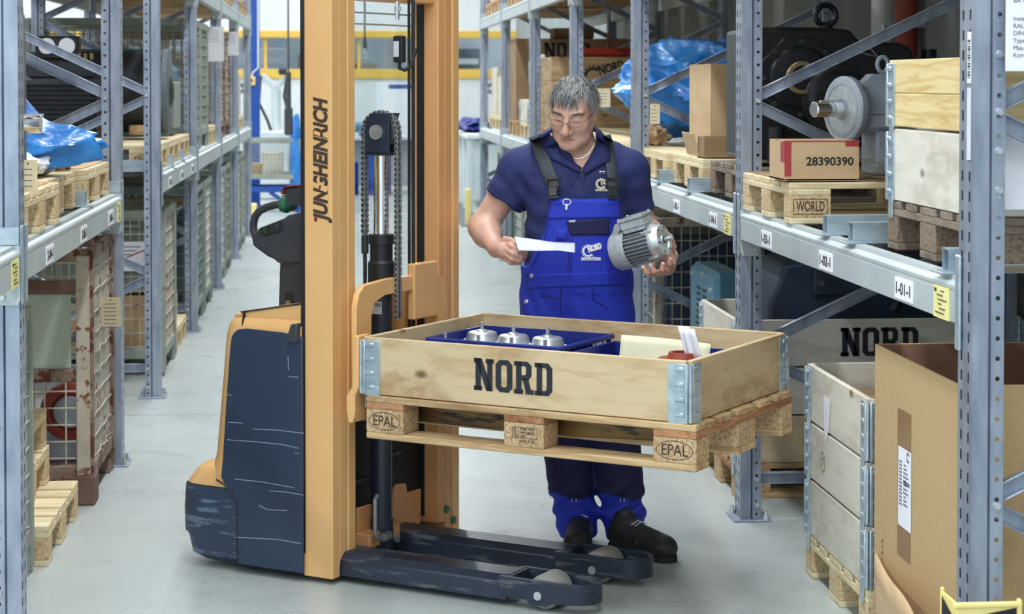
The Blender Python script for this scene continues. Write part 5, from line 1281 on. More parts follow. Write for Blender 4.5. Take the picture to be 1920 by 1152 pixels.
# big black gearbox behind the second frame
pa = rpal('weathered grey pallet under the big black gearbox, right shelf', 1.66, 7.91, Z1, 'old')
def black_gearbox():
    Y0, Y1 = 7.98, 8.42; z0 = Z1+PH; t = thing('black_gearbox', 'large black cast gearbox with bronze-lined hollow shaft and lifting eye', 'gearbox', (2.3, 8.2, z0), 0)
    P = lambda x, y, Y=Y0: (at_y(x, y, Y).x-2.3, at_y(x, y, Y).z-z0)
    main = [P(1400, 300), P(1400, 52), P(1470, 50), P(1560, 52), P(1596, 56), P(1612, 78), P(1690, 80), P(1712, 92), P(1722, 140), P(1712, 215), P(1650, 262), P(1560, 300)]
    main = [(a, max(b, .0)) for a, b in main]
    MB().prism(main, 'y', Y0-8.2, Y1-8.2).build('housing', 'black_cast', t, bevel=.02)
    c = P(1497, 146); C = Vector((c[0], Y0-8.2, c[1])); D = Vector((0, -1, 0)); s = Y0/FPX
    oc = [(c[0]+82*s*math.cos(a+math.pi/8)*1.0, c[1]+82*s*math.sin(a+math.pi/8)) for a in np.linspace(0, 2*math.pi, 8, endpoint=False)]
    MB().prism(oc, 'y', Y0-8.2-.03, Y0-8.2+.01).build('bearing_cover', 'black_cast', t, bevel=.006)
    for a in np.linspace(0, 2*math.pi, 8, endpoint=False): q = C+Vector((.15*math.cos(a), -.03, .15*math.sin(a))); MB().cyl(q, q+D*.006, .011, n=8).build('cover_bolt', 'steel_dark', t)
    MB().lathe([(.125, .025), (.13, .03), (.12, .045), (.075, .05), (.07, .05)], C, D, 40).build('bearing_ring', 'black_cast', t)
    MB().lathe([(.068, .03), (.068, .075), (.064, .08), (.05, .08), (.048, .03)], C, D, 36).build('hollow_shaft', 'bronze', t)
    MB().cyl(C+D*.03, C+D*.055, .047, n=30).build('bore', 'black', t)
    e = P(1567, 26); E_ = Vector((e[0], .0-.05, e[1])); MB().tube([E_+Vector((.043*math.cos(a), 0, .043*math.sin(a))) for a in np.linspace(0, 6.283, 24, endpoint=False)], .013, 10, closed=True).cyl(E_-Vector((0, 0, .045)), E_-Vector((0, 0, .07)), .03, n=16).build('lifting_eye', 'black_cast', t)
    c2 = P(1560, 185); C2 = Vector((c2[0], Y0-8.2-.0, c2[1]))
    MB().lathe([(.14, .0), (.14, .05), (.132, .055), (.132, .07), (.125, .075), (.125, .09), (.118, .095), (.08, .10)], C2, D, 44).build('input_cover', 'black_cast', t)
    c3 = P(1452, 270); MB().cyl((c3[0], Y0-8.2-.02, c3[1]-.07), (c3[0], Y0-8.2-.02, c3[1]+.07), .035, n=20).build('oil_pipe', 'black', t)
    f = P(1764, 118); MB().cyl((f[0], -.05, f[1]-.06), (f[0], -.05, f[1]+.06), .034, n=20).cyl((f[0], -.05, f[1]-.09), (f[0], -.05, f[1]-.05), .05, n=20).build('oil_filler', 'black_cast', t)
    MB().box((f[0], -.05, f[1]-.10), (.16, .2, .05), 0, None, .008).box(((P(1700, 160)[0]+f[0])/2, 0, f[1]-.16), (.4, .3, .12), 0, None, .02).build('side_casting', 'black_cast', t)
    MB().box((0.1, 0, .02), (1.0, .42, .04), 0, None, .006).build('mounting_foot', 'black_cast', t)
black_gearbox()
rpal('new pallet under the tall cardboard box, right shelf', 1.64, 8.80, Z1, 'new')
carton('tall closed cardboard box beside the second right frame', 1.72, 2.25, 9.03, 9.58, Z1+PH+.02, Z1+PH+.43, 'cardboard')
tr = carton('low open cardboard tray in front of the tall box', 1.655, 2.4, 8.84, 9.0, Z1+PH, Z1+PH+.10, 'card_dark', True)
MB().box((0, 0, 0), (.006, .30, .11), 0, (0, -.25, 0), .002).build('torn_flap', 'cardboard', tr, (-.385, .2, .06))
rpal('new pallet left of the tall cardboard box, right shelf', 1.61, 9.62, Z1, 'new')
bm = thing('blue_gearmotor', 'dark blue gearmotor with ring flange between film and tall box', 'motor', (1.9, 10.02, Z1+PH), 0)
MB().cyl((.0, .0, .16), (.5, .12, .16), .11, n=28).build('motor_body', 'steel_blue', bm); MB().lathe([(.07, 0), (.11, 0), (.115, .01), (.115, .03), (.07, .03)], (-.02, -.0, .17), (-.97, -.25, 0), 32).build('flange', 'motor_grey', bm); MB().box((.15, .05, .04), (.3, .2, .08), 0, None, .01).build('foot', 'teal_dark', bm)
hang_tag('pale paper tag hanging on the blue gearmotor, right shelf', at_y(1228, 195, 9.85), (.45, 0, .9), .05, .10)
# right row, third bay: film-wrapped drive
rpal('pallet under the drive wrapped in blue film, right shelf', 1.63, 10.55, Z1, 'new')
crumple('blue_film', 'shiny blue plastic film wrapped round a drive, behind the worker', 'plastic film', (2.15, 11.02, Z1+PH), (.56, .44, .30), 'film_blue', 11, .30, (90, 50))
crumple('brown_paper', 'crumpled brown packing paper in front of the blue film', 'paper', (1.72, 10.66, Z1+PH), (.075, .07, .06), 'kraft', 5, .5)
crumple('white_wrap', 'white wrap lying under the brown packing paper', 'plastic wrap', (1.92, 10.62, Z1+PH), (.14, .06, .025), 'film_white', 6, .4)
rpal('pallet partly hidden by the worker\'s neck, right shelf', 1.62, 11.45, Z1, 'new'); rpal('pallet left of the worker\'s head, right shelf', 1.62, 12.3, Z1, 'new')
carton('low brown carton with paper tag right of the worker\'s head', 1.8, 2.6, 11.55, 12.1, Z1+PH, Z1+PH+.37, 'card_dark'); hang_tag('paper label sheet on the brown carton beside the worker\'s hair', at_y(1130, 166, 11.5), (.1, 0, 1), .09, .11)
# fourth and fifth bay: crates with stencils, stacked collars
rpal('pallet under the wooden crate with gear emblem, right shelf', 1.62, 14.95, Z1, 'used')
def plank_crate(label, x0, x1, y0, y1, z0, z1, mat, rows):
    t = thing('wooden_crate', label, 'crate', ((x0+x1)/2, (y0+y1)/2, z0), 0, 'wooden crates'); a, b, h = (x1-x0)/2, (y1-y0)/2, (z1-z0)/rows
    for k in range(rows):
        for s in (-1, 1):
            piece('plank', (2*a, .022, h-.003), (0, s*(b-.011), h*(k+.5)), t, mat, 0, .002); piece('plank', (2*b-.046, .022, h-.003), (s*(a-.011), 0, h*(k+.5)), t, mat, math.pi/2, .002)
    piece('floor_board', (2*a-.05, 2*b-.05, .02), (0, 0, .012), t, mat)
    return t
cr = plank_crate('brown wooden crate with black gear emblem and NORD lettering above the worker\'s head', 1.62, 2.8, 14.95, 15.75, Z1+PH, 1.90, 'ply_brown', 3)
o = gear_logo(MB(), .085, 11, .9, 5.4).build('gear_emblem', 'ink_flat', cr, smooth=False); put(o, frame((-.27, -.4005, .39), (1, 0, 0), (0, 0, 1)))
text('crate_lettering', 'NORD', .10, 'ink_flat', cr, frame((-.13, -.4008, .455), (.97, 0, .24), (-.24, 0, .97)), .04, fit=.20)
rd = thing('red_pump', 'red painted pump casting lying on the wooden crate', 'pump', (2.2, 15.35, 1.90), 0)
MB().box((.1, 0, .035), (.9, .3, .07), 0, None, .02).build('casting', 'red_paint', rd)
for x in (-.1, .1, .2): MB().cyl((x, -.1, .06), (x, -.1, .12), .012, n=8).build('stud', 'steel_dark', rd)
rpal('pallet under the NORD carton at the back of the right shelf', 1.62, 17.9, Z1, 'used')
cn = carton('big brown carton printed NORD high on the right shelf', 1.62, 2.80, 17.95, 18.65, Z1+PH, 2.10, 'card_dark'); stencil('NORD', .135, 'ink_flat', cn, frame((-.12, -.3508, .64), (1, 0, 0), (0, 0, 1)), .8)
carton('small brown box on top of the NORD carton', 1.98, 2.35, 18.05, 18.4, 2.11, 2.2, 'card_dark')
rh = thing('red_pump', 'red pump head with white knob beside the stacked collars', 'pump', (1.78, 17.1, Z1+PH), 0)
RH = MB().cyl((0, 0, -.36), (0, 0, .14), .06, .05, n=16).lathe([(.09, .14), (.1, .15), (.1, .17), (.06, .18), (.02, .19)], (0, 0, 0), (0, 0, 1), 20).cyl((0, 0, .1), (.5, .1, .12), .05, n=14).build('pump_body', 'red_paint', rh, (0, 0, .36)); MB().ellipsoid((0, 0, .2), (.03, .03, .03)).build('knob', 'white_print', rh, (0, 0, .36))
def stack(y, n, side='R', x0=1.64, tops=''):
    z = Z1
    for k in range(n):
        rpal('%s pallet of the collar stack at the %s place of the fifth bay, right shelf' % (WORDS[k], 'far' if y > 16.9 else 'near'), x0, y, z, 'new'); z += PH
        collar('%s pale collar of the stack at the %s place of the fifth bay, right shelf' % (WORDS[k], 'far' if y > 16.9 else 'near'), (x0+.6, y+.4), z, 0, 'ply_white'); z += .197
    return z
stack(16.1, 2); stack(16.98, 1)
for k, y in enumerate((18.9, 19.75, 20.6)):
    rpal('new pallet at the %s place of the farthest bay, right shelf' % WORDS[k], 1.64, y, Z1, 'new'); carton('white carton on the %s pallet of the farthest bay, right shelf' % WORDS[k], 1.66, 2.7, y+.05, y+.7, Z1+PH, Z1+PH+.3+.1*k, 'ply_white')
rpal('new pallet at the near place of the fourth bay, right shelf', 1.62, 13.3, Z1, 'new'); rpal('new pallet at the middle place of the fourth bay, right shelf', 1.62, 14.12, Z1, 'new')
# ---------------------------------------------------------------- right row, floor level
fp = rpal('new pallet on the floor under three pale collars, right', 1.62, 5.92, 0, 'new')
for k in range(3): c_ = collar(['pale scuffed collar, lowest of three on the floor beside the big carton', 'pale scuffed collar, middle of three on the floor, with drawn mark', 'pale scuffed collar, topmost of three on the floor, with torn label'][k], (2.22, 6.32), PH+.198*k, 0, 'ply_white'); c_mid = c_ if k == 1 else (c_mid if k else None)
mb = MB(); mb.add([(-.6012, .15+.0, .12), (-.6012, .06, .12), (-.6012, .075, .02), (-.6012, .11, -.03), (-.6012, .14, .0)], [(0, 1, 2, 3, 4)]); mb.build('torn_label', 'paper', c_)
o = ring2d(MB(), .03, .035, .003).build('drawn_mark', 'ink_brown', c_mid); put(o, frame((-.6012, .16, .09), (0, -1, 0), (0, 0, 1)))
MB().box((-.6012, .16, .092), (.0006, .003, .03)).box((-.6012, .153, .104), (.0006, .014, .003)).build('drawn_stroke', 'ink_brown', c_mid)
MB().box((-.0, .0, .1), (1.14, .74, .004)).build('inner_board', 'ply_brown', c_)
rpal('pallet under the big open carton, mostly out of frame', 1.60, 4.95, 0, 'used')
bc = carton('big open cardboard carton with shipping label, front right', 1.60, 2.80, 4.95, 5.77, PH, .925, 'cardboard_mid', True)
def on_side(px, py): p = at_x(px, py, 1.60); return (p.y-5.36, p.z-PH)
(ya, za), (yb, zb) = on_side(1694, 770), on_side(1697, 1050)
MB().box((-.6008, (ya+yb)/2, (za+zb)/2), (.001, .13, abs(za-zb))).build('packing_tape', 'tape', bc)
(ya, za), (yb, zb) = on_side(1697, 843), on_side(1697, 992)
lb = MB().box((-.6016, (ya+yb)/2, (za+zb)/2), (.001, .125, abs(za-zb))).build('shipping_label', 'paper', bc); ym, zm, hh = (ya+yb)/2, (za+zb)/2, abs(za-zb)
mb = MB()
for k in range(13): mb.box((-.6023, ym+.038, zm+hh*.32-k*hh*.045), (.0004, .028, .005))
for k in range(11):
    w = .02+.03*((k*5) % 4)/3; mb.box((-.6023, ym-.0-w*.25, zm+hh*.30-k*hh*.05), (.0004, w, .005))
mb.box((-.6023, ym-.02, zm+hh*.08), (.0004, .06, .012)); mb.build('label_print', 'ink_grey', lb)
o = gear_logo(MB(), .016, 9, .5, 5.5).build('label_emblem', 'ink_flat', lb, smooth=False); put(o, frame((-.6024, ym-.035, zm+hh*.42), (0, -1, 0), (0, 0, 1)))
(ya, za) = on_side(1655, 1030); mb = MB()
for k in range(4): mb.box((-.6012, ya, za-.03+k*.018), (.0006, .012+.008*(k % 2), .003), 0, (.6*(-1)**k, 0, 0))
mb.build('pen_scribble', 'ink_brown', bc)
def flap(a, b): return (1.588-.05*a-.05*b*a, 5.72-.74*a, .02+.285*b-.01*math.sin(a*6)*b)
o = MB().grid(flap, 16, 6).build('loose_flap', 'cardboard', bc, (-2.2, -5.36, -PH), angle=80); m = o.modifiers.new('t', 'SOLIDIFY'); m.thickness = .008
# big crate with NORD stencil behind the second frame
rpal('old pallet under the wide NORD collar crate on the floor', 1.62, 7.93, 0, 'used')
for k in range(3):
    c_ = collar(['bottom collar of the wide crate behind the second right frame', 'middle collar of the wide crate behind the second right frame', 'top collar with NORD stencil of the wide crate behind the second right frame'][k], (2.22, 8.33), PH+.198*k, 0, 'ply' if k < 1 else 'ply_white', .196)
    for ch_ in c_.children:
        if ch_.name.startswith('panel'): ch_.data = ch_.data
p_ = at_y(1650, 641, 7.93); stencil('NORD', .118, 'ink', c_, frame((p_.x-2.22, -.4012, p_.z-PH-.396), (1, 0, 0), (0, 0, 1)), .70)
nm = thing('navy_gear_unit', 'dark navy gear housing standing in the wide crate under the beam', 'gear unit', (2.25, 8.35, PH), 0)
MB().prism([(-.45, .02), (-.45, .62), (-.38, .80), (-.1, .84), (.1, .80), (.42, .82), (.46, .7), (.46, .02)], 'y', -.2, .25).build('housing', 'teal_dark', nm, bevel=.02)
MB().box((-.15, -.21, .72), (.22, .03, .12), 0, None, .01).build('cover_plate', 'teal_dark', nm); MB().tube([(.08, -.22, .60), (.16, -.23, .76), (.3, -.23, .76), (.3, -.22, .6)], .02, 8).build('handle_rib', 'motor_dark', nm)
for x in (-.23, -.07): MB().cyl((x, -.22, .72), (x, -.235, .72), .014, n=8).build('plug', 'motor_grey', nm)
rpal('pallet under the teal motor on the floor', 1.70, 9.25, 0, 'new')
tm = thing('teal_motor', 'teal painted motor with louvred fan cover on the floor pallet', 'motor', (2.15, 9.62, PH), 0)
MB().box((-.28, 0, .33), (.16, .66, .64), 0, None, .03).build('fan_cover', 'teal', tm)
mb = MB()
for s in (-1, 1):
    for k in range(14): mb.box((-.3615, s*(.075+.004*k), .54-k*.030), (.004, .085, .012))
mb.build('louvres', 'black', tm); MB().prism([(.0+.06*math.cos(a), .02+.24*math.sin(a)) for a in np.linspace(0, math.pi, 14)], 'x', -.364, -.35).build('air_inlet', 'black', tm)
MB().cyl((-.2, 0, .34), (.5, 0, .34), .27, n=32).box((.15, 0, .05), (.7, .5, .1), 0, None, .01).build('motor_body', 'teal_dark', tm)
for (y, z) in ((.25, .6), (-.05, .62), (-.25, .56)): MB().cyl((-.37, y, z), (-.355, y, z), .014, n=8).build('cover_screw', 'zinc', tm)
wire_crate('rusty mesh crate with dark blue contents behind the teal motor', 1.70, 2.85, 10.52, 11.3, 0, .97, 'rust_pale', 'wire', sp=(.05, .085))
tag(MB().box((2.27, 10.95, .5), (1.0, .6, .75), 0, None, .02).build('blue_sack', 'teal_dark'), 'dark blue block inside the rusty mesh crate behind the teal motor', 'container')
for k, y in enumerate((13.32, 14.17, 15.02, 16.12, 16.97, 17.82, 18.92, 19.77)): wire_crate('mesh crate on the floor of the right row, %d%s beyond the worker' % (k+1, 'st nd rd th th th th th'.split()[k]), 1.66, 2.8, y, y+.8, 0, .97, 'crate_green', 'wire_light')
# ---------------------------------------------------------------- right end of the row: sign, sheet, guard
sg = thing('rack_sign', 'white rack load sign on the end frame at the right edge', 'sign', (2.02, 4.685, 1.735), 0)
MB().box((0, 0, .25), (.80, .006, .5), 0, None, .001).build('sign_board', 'white_print', sg)
for k, (s, z, h) in enumerate((('BITO', .175, .024), ('Installa', .128, .0155), ('RAL-RG', .110, .0155), ('DIN EN', .0925, .0155), ('Type: P', .0745, .0155), ('Max. F', .0565, .0155), ('Kommi', .039, .0155))): text('sign_text', s, h, 'ink_grey', sg, frame((-.383, -.0036, z), (1, 0, 0), (0, 0, 1)), .0, align='LEFT')
tag(MB().box((1.80, 4.84, 1.49), (.32, .01, .205)).build('paper_sheet', 'white_print'), 'blank white sheet behind the end frame, below the rack sign', 'sheet', )
gd = thing('corner_guard', 'yellow and black striped corner guard at the foot of the end upright', 'corner guard', (1.446, 4.50, 0), 0)
MB().box((.075, 0, .238), (.15, .006, .476), 0, None, .002).build('front_plate', 'yellow_safety', gd); MB().box((0, .055, .242), (.006, .11, .485), 0, None, .002).build('side_plate', 'yellow_safety', gd)
MB().box((.075, -.002, .478), (.165, .016, .012), 0, None, .003).build('front_rim', 'yellow_safety', gd); MB().box((.152, 0, .245), (.010, .018, .49), 0, None, .003).build('edge_rim', 'yellow_safety', gd); MB().box((0, .108, .247), (.010, .010, .494), 0, None, .003).build('edge_rim', 'yellow_safety', gd)
for k in range(4):
    z = .04+k*.115
    MB().add([(.006, -.0045, z+.06), (.006, -.0045, z), (.144, -.0045, z+.06), (.144, -.0045, min(z+.12, .47))], [(0, 1, 2, 3)]).build('stripe', 'ink_flat', gd); MB().add([(-.0045, .006, z+.06), (-.0045, .006, z), (-.0045, .1, z+.03), (-.0045, .1, z+.09)], [(0, 3, 2, 1)]).build('stripe', 'ink_flat', gd)
for x, y in ((.04, .03), (.11, .03)): link('anchor_bolt', ANCH, gd, (x, y, 0))
# ---------------------------------------------------------------- left row, shelf level
rpal('new pallet at the left edge, near end of the left shelf', -.97, 6.2, Z1, 'new', 'L')
rpal('new pallet under the white plastic bag, left shelf', -1.03, 7.08, Z1, 'new', 'L')
rpal('new pallet at the far end of the first left bay, with a loose cardboard sheet', -1.0, 7.96, Z1, 'new', 'L')
flat_sheet('cardboard_sheet', 'cardboard sheet on the pallet at the left edge', 'cardboard', -2.1, -1.0, 6.24, 6.94, Z1+PH, 'cardboard'); flat_sheet('cardboard_sheet', 'cardboard sheet on the far pallet of the first left bay', 'cardboard', -2.1, -1.02, 8.0, 8.7, Z1+PH, 'cardboard')
for y, l in ((7.02, 'crossbar end between the first two pallets of the left shelf'), (7.92, 'crossbar end between the second and third pallets of the left shelf')): crossbar(-2.0, XL-.035, y, l)
gb = thing('shaft_gearbox', 'dark grey gearbox with steel shaft poking out at the left edge', 'gearbox', (-1.45, 6.55, Z1+PH+.005), 0)
MB().box((0, 0, .30), (.80, .5, .6), 0, None, .03).build('housing', 'motor_dark', gb)
zs = at_y(80, 233, 6.5).z-(Z1+PH+.005)
MB().lathe([(.05, 0), (.05, .02), (.035, .022), (.035, .045), (.03, .046), (.03, .10), (.027, .104)], (.39, -.05, zs), (1, 0, 0), 28).build('shaft', 'chrome', gb); MB().box((.47, -.05, zs+.03), (.06, .01, .008)).build('shaft_key', 'zinc', gb)
MB().prism([(-.1, .0), (.12, .0), (.12, .5), (.05, .62), (-.1, .62)], 'x', .40, .42).build('side_plate', 'motor_grey', gb, bevel=.006)
MB().box((.42, -.1, .52), (.03, .12, .15), 0, None, .01).build('terminal_box', 'motor_grey', gb)
hang_tag('curled paper tag hanging from the gearbox at the left edge', at_x(52, 300, -.985), (-.5, 0, .85), .06, .11)
crumple('blue_film', 'blue plastic film heap on the left shelf', 'plastic film', (-1.33, 7.45, Z1+PH+.02), (.44, .36, .23), 'film_blue', 21, .24, (90, 50), tip=.62)
crumple('white_bag', 'white plastic bag lying on the pallet, left shelf', 'plastic bag', (-1.17, 7.42, Z1+PH), (.13, .30, .055), 'film_white', 8, .35, (50, 28))
crumple('brown_paper', 'crumpled brown paper beside the shaft, left shelf', 'paper', (-1.24, 6.98, Z1+PH), (.07, .07, .07), 'kraft', 9, .5)
crumple('brown_paper', 'folded brown paper under the blue film, left shelf', 'paper', (-1.12, 7.86, Z1+PH), (.11, .06, .045), 'kraft', 10, .4)
# second block
for k, y in enumerate((10.98, 11.82, 12.66)): p_ = rpal('new pallet at the %s place of the second left bay, shelf level' % WORDS[k], -1.0, y, Z1, 'new', 'L')
for y, l in ((11.0, 'crossbar at the near end of the second left bay'), (11.78, 'crossbar between first and second pallet of the second left bay'), (12.6, 'crossbar between second and third pallet of the second left bay')): crossbar(-2.0, XL-.01, y, l)
fr = [o for o in bpy.data.objects if o.get('label', '').startswith('new pallet at the first place of the second left bay')][0]
o = ring2d(MB(), .06, .03, .003).build('epal_oval', 'ink_brown', fr); put(o, frame((-.5275, .4008, .062), (-1, 0, 0), (0, 0, 1))); text('epal_stamp', 'EPAL', .05, 'ink_brown', fr, frame((-.5275, .401, .061), (-1, 0, 0), (0, 0, 1)), 0, fit=.085)
def finned_motor():
    t = thing('finned_motor', 'black motor with horizontal cooling ribs seen through the left frames', 'motor', (-1.56, 11.35, Z1+PH), 0)
    MB().box((0, 0, .19), (.44, .46, .34), 0, None, .02).build('housing', 'motor_dark', t)
    for k in range(12): MB().box((0, 0, .05+k*.026), (.46, .50, .008)).build('rib', 'black', t)
    MB().lathe([(.1, 0), (.16, 0), (.165, .02), (.12, .03)], (-.24, -.1, .24), (-.3, -.95, 0), 32).build('flange', 'motor_grey', t); MB().cyl((-.25, -.14, .24), (-.26, -.17, .24), .1, n=28).build('flange_face', 'red_cast', t)
    MB().box((0, -.0, .42), (.34, .3, .10), 0, None, .01).build('terminal_box', 'motor_dark', t)
    b = MB().box((.0, -.1, .54), (.24, .12, .13), 0, None, .01).build('connector_box', 'black', t)
    for x in (-.055, .055): MB().cyl((x, -.161, .55), (x, -.168, .55), .045, n=24).build('white_disc', 'white_print', b)
    for k in range(5): MB().cyl((.05+.035*k, -.16, .475), (.05+.035*k, -.16, .51), .01, n=8).build('gland', 'bronze', t)
finned_motor()
dm = thing('drum_motor', 'large dark drum-shaped motor on the second left bay shelf', 'motor', (-1.5, 12.2, Z1+PH+.03), 0)
MB().lathe([(.20, -.5), (.245, -.48), (.25, .3), (.25, .44), (.24, .47), (.10, .48), (.05, .50)], (0, 0, .26), (1, 0, 0), 40).build('drum', 'motor_dark', dm); MB().lathe([(.235, .44), (.262, .445), (.262, .475), (.235, .48)], (0, 0, .26), (1, 0, 0), 40).build('rim', 'motor_grey', dm)
for x in (-.3, .3): MB().box((x, 0, .03), (.1, .42, .06), 0, None, .005).build('cradle', 'deck', dm)
mb = MB().box((.02, -.3, .20), (.16, .06, .05), 0, None, .01); mb.cyl((.08, -.36, .26), (.08, -.25, .26), .04, n=16).cyl((.0, -.36, .12), (.0, -.25, .12), .035, n=16); mb.build('coupling', 'bronze', dm)
tc = thing('teal_cover', 'blue-grey fan cover with chamfered top behind the drum motor', 'motor cover', (-1.4, 13.05, Z1+PH), 0)
MB().prism([(-.4, 0), (.32, 0), (.34, .42), (.24, .56), (-.4, .56)], 'y', -.3, .3).build('cover', 'teal', tc, bevel=.02); MB().box((.345, 0, .2), (.02, .5, .3), 0, None, .006).build('grille', 'crate_grey', tc)
for k, (y, fm, wm) in enumerate(((13.80, 'crate_grey', 'crate_grey'), (14.66, 'crate_grey', 'crate_grey'), (16.9, 'rust', 'rust_pale'), (17.75, 'rust', 'rust_pale'))):
    wire_crate(['greenish grey mesh crate on the third left bay shelf, nearer one', 'greenish grey mesh crate on the third left bay shelf, farther one', 'brown mesh crate on the fourth left bay shelf, nearer one', 'brown mesh crate on the fourth left bay shelf, farther one'][k], -2.15, -1.0, y, y+.8, Z1, .93, fm, wm, sp=(.06, .075))
hang_tag('white papers hanging on the greenish grey crate, left shelf', at_x(398, 50, -.99), (0, -.2, 1), .18, .28, 'paper', 6); hang_tag('white papers hanging on the brown mesh crate, left shelf', at_x(432, 60, -.99), (0, -.2, 1), .15, .22, 'paper', 5)
rpal('new pallet at the far place of the third left bay shelf', -1.0, 15.52, Z1, 'new', 'L')
for k, y in enumerate((19.4, 20.25)): rpal('new pallet %s of the farthest left bay shelf' % ['near end', 'middle'][k], -1.0, y, Z1, 'new', 'L'); carton('white carton on the farthest left bay shelf, %s' % ['nearer', 'farther'][k], -2.0, -1.02, y+.05, y+.7, Z1+PH, Z1+PH+.62-.2*k, 'ply_white')
# back-to-back row behind the left rack: mesh crates
for k, y in enumerate((9.2, 10.3, 11.4, 12.5, 13.6)): wire_crate('dark mesh crate in the row behind the left rack, %s from the camera' % WORDS[k], -3.5, -2.35, y, y+1.0, 1.25, .95, 'rust_dark', 'rust_dark', sp=(.05, .06))
for k, y in enumerate((8.6, 10.6, 12.6, 14.6)): plank_crate('brown crate under the mesh crates behind the left rack, %s from the camera' % WORDS[k], -3.6, -2.35, y, y+1.8, 0, 1.24, 'ply_brown', 5)
# ---------------------------------------------------------------- left row, floor level
wire_crate('grey mesh crate beside the frame at the left edge', -2.25, -1.06, 6.18, 6.98, 0, .93, 'crate_grey', 'wire_light', sp=(.05, .09))
tag(MB().box((-1.66, 6.58, .48), (1.05, .62, .66), 0, None, .02).build('crate_filler', 'motor_dark'), 'added dark block for the unlit inside of the grey mesh crate at the left edge', 'load')  # dark block added; the crate's unlit inside put into its colour
rpal('fresh pallet on the floor in front of the rusty crate', -1.02, 7.03, 0, 'new', 'L')
rpal('fresh pallet leaning level behind the grey mesh crate, second of the pile', -1.13, 7.03, PH, 'new', 'L'); rpal('fresh pallet behind the grey mesh crate, third of the pile', -1.14, 7.03, 2*PH, 'new', 'L')
def rusty_crate():
    x0, x1, y0, y1, h = -2.18, -.985, 8.04, 8.80, 1.03
    t = wire_crate('rusty mesh crate with pale green sheet and paper tag', x0, x1, y0, y1, 0, h, 'rust', 'wire', sp=(.05, .085))
    a, b = (x1-x0)/2, (y1-y0)/2
    p = lambda x, y: (at_y(x, y, y0).x-(x0+x1)/2, at_y(x, y, y0).z)
    for ch in list(t.children):                   # the near side is half sheet, half wire
        if ch.name.startswith('wire_mesh') and ch.bound_box[0][1] < -b+.05 and ch.bound_box[6][1] < 0: bpy.data.objects.remove(ch)
    zl = p(100, 715)[1]
    mb = MB()
    for k in range(9): mb.box((a-.11-k*.085, -b+.012, (.16+zl)/2), (.006, .006, zl-.16))
    for k in range(6): mb.box((-.02, -b+.008, .19+k*.068), (2*a-.1, .006, .006))
    mb.build('wire_mesh', 'wire', t)
    MB().box((0, -b+.02, zl+.02), (2*a-.06, .035, .05), 0, None, .005).build('middle_rail', 'rust', t)
    MB().box((-.03, -b+.025, (zl+.05+p(100, 552)[1])/2), (2*a-.12, .004, p(100, 552)[1]-zl-.05)).build('green_sheet', 'green_sheet', t)
    MB().box((0, -b+.018, p(100, 540)[1]), (2*a-.06, .035, .055), 0, None, .005).build('top_bar', 'rust_dark', t)
    MB().box((a-.04, -b+.01, h/2+.05), (.055, .03, h-.14), 0, None, .005).build('corner_plate', 'rust_pale', t)
    MB().box((a-.06, -b+.06, .06), (.13, .14, .12), 0, None, .006).build('corner_foot', 'rust_dark', t)
    return t
rusty_crate()
hang_tag('cream paper tag tied to the rusty mesh crate', at_x(207, 558, -.955), (-.25, -.3, .92), .085, .135, 'tag', 7)
rg_ = thing('red_gear_unit', 'red and grey gear unit with steel shaft inside the rusty crate', 'gear unit', (at_y(122, 780, 8.22).x, 8.3, .12), 0); zc = at_y(122, 778, 8.22).z-.12
D = Vector((.15, -.99, 0)).normalized()
MB().lathe([(.09, 0), (.115, .01), (.12, .03), (.115, .05), (.08, .06), (.07, .05)], (0, .05, zc), D, 40).build('housing', 'red_cast', rg_); MB().lathe([(.06, .04), (.066, .07), (.062, .085), (.04, .09)], (0, .05, zc), D, 36).build('flange', 'grey_cast', rg_)
MB().lathe([(.028, .06), (.028, .10), (.021, .102), (.021, .14), (.018, .143)], (0, .05, zc), (.75, -.66, 0), 24).build('shaft', 'chrome', rg_); MB().box((0, .12, zc/2), (.2, .2, zc), 0, None, .02).build('foot', 'grey_cast', rg_)
# second block floor
g3 = wire_crate('tall wire mesh crate with cartons beside the third left frame', -2.2, -1.0, 11.55, 12.35, 0, .96, 'crate_grey', 'wire', sp=(.05, .082))
for k in range(4): carton('cardboard box inside the tall wire mesh crate, %s from the aisle' % WORDS[k], -1.28-.28*k, -1.02-.28*k, 11.62, 12.28, .13, .46, 'cardboard', group='cartons in the mesh crate')
for k in range(2):
    t = thing('grey_bin', 'grey plastic bin in the tall mesh crate, %s' % ['lower', 'upper'][k], 'bin', (-1.5, 11.95, .48+.24*k), 0, 'grey bins in the mesh crate')
    MB().prism([(-.45, 0), (.42, 0), (.46, .22), (-.49, .22)], 'y', -.33, .33).build('bin_body', 'crate_grey', t); MB().box((-.01, 0, .215), (.98, .7, .02), 0, None, .004).build('rim', 'crate_grey', t); MB().tube([(.2, -.345, .15), (.2, -.37, .15), (.36, -.37, .15), (.36, -.345, .15)], .007, 6).build('handle', 'crate_grey', t)
ps = thing('paper_notice', 'white paper notice with red diagonal stripe on the tall mesh crate', 'notice', (-1.22, 11.53, .70), 0)
MB().box((0, 0, 0), (.34, .003, .17)).build('sheet', 'paper', ps); MB().bar((-.13, -.002, -.06), (.14, -.002, .05), .001, .008, 0, (0, 0, 1)).build('red_stripe', 'red_tape', ps)
mb = MB()
for k in range(3): mb.box((-.02, -.002, .055-.022*k), (.2-.05*k, .001, .006))
mb.build('notice_print', 'ink_grey', ps)
rpal('pale pallet sticking out behind the tall wire mesh crate', -1.02, 12.6, 0, 'new', 'L'); rpal('second pale pallet on the pallet behind the tall mesh crate', -1.08, 12.6, PH, 'new', 'L')
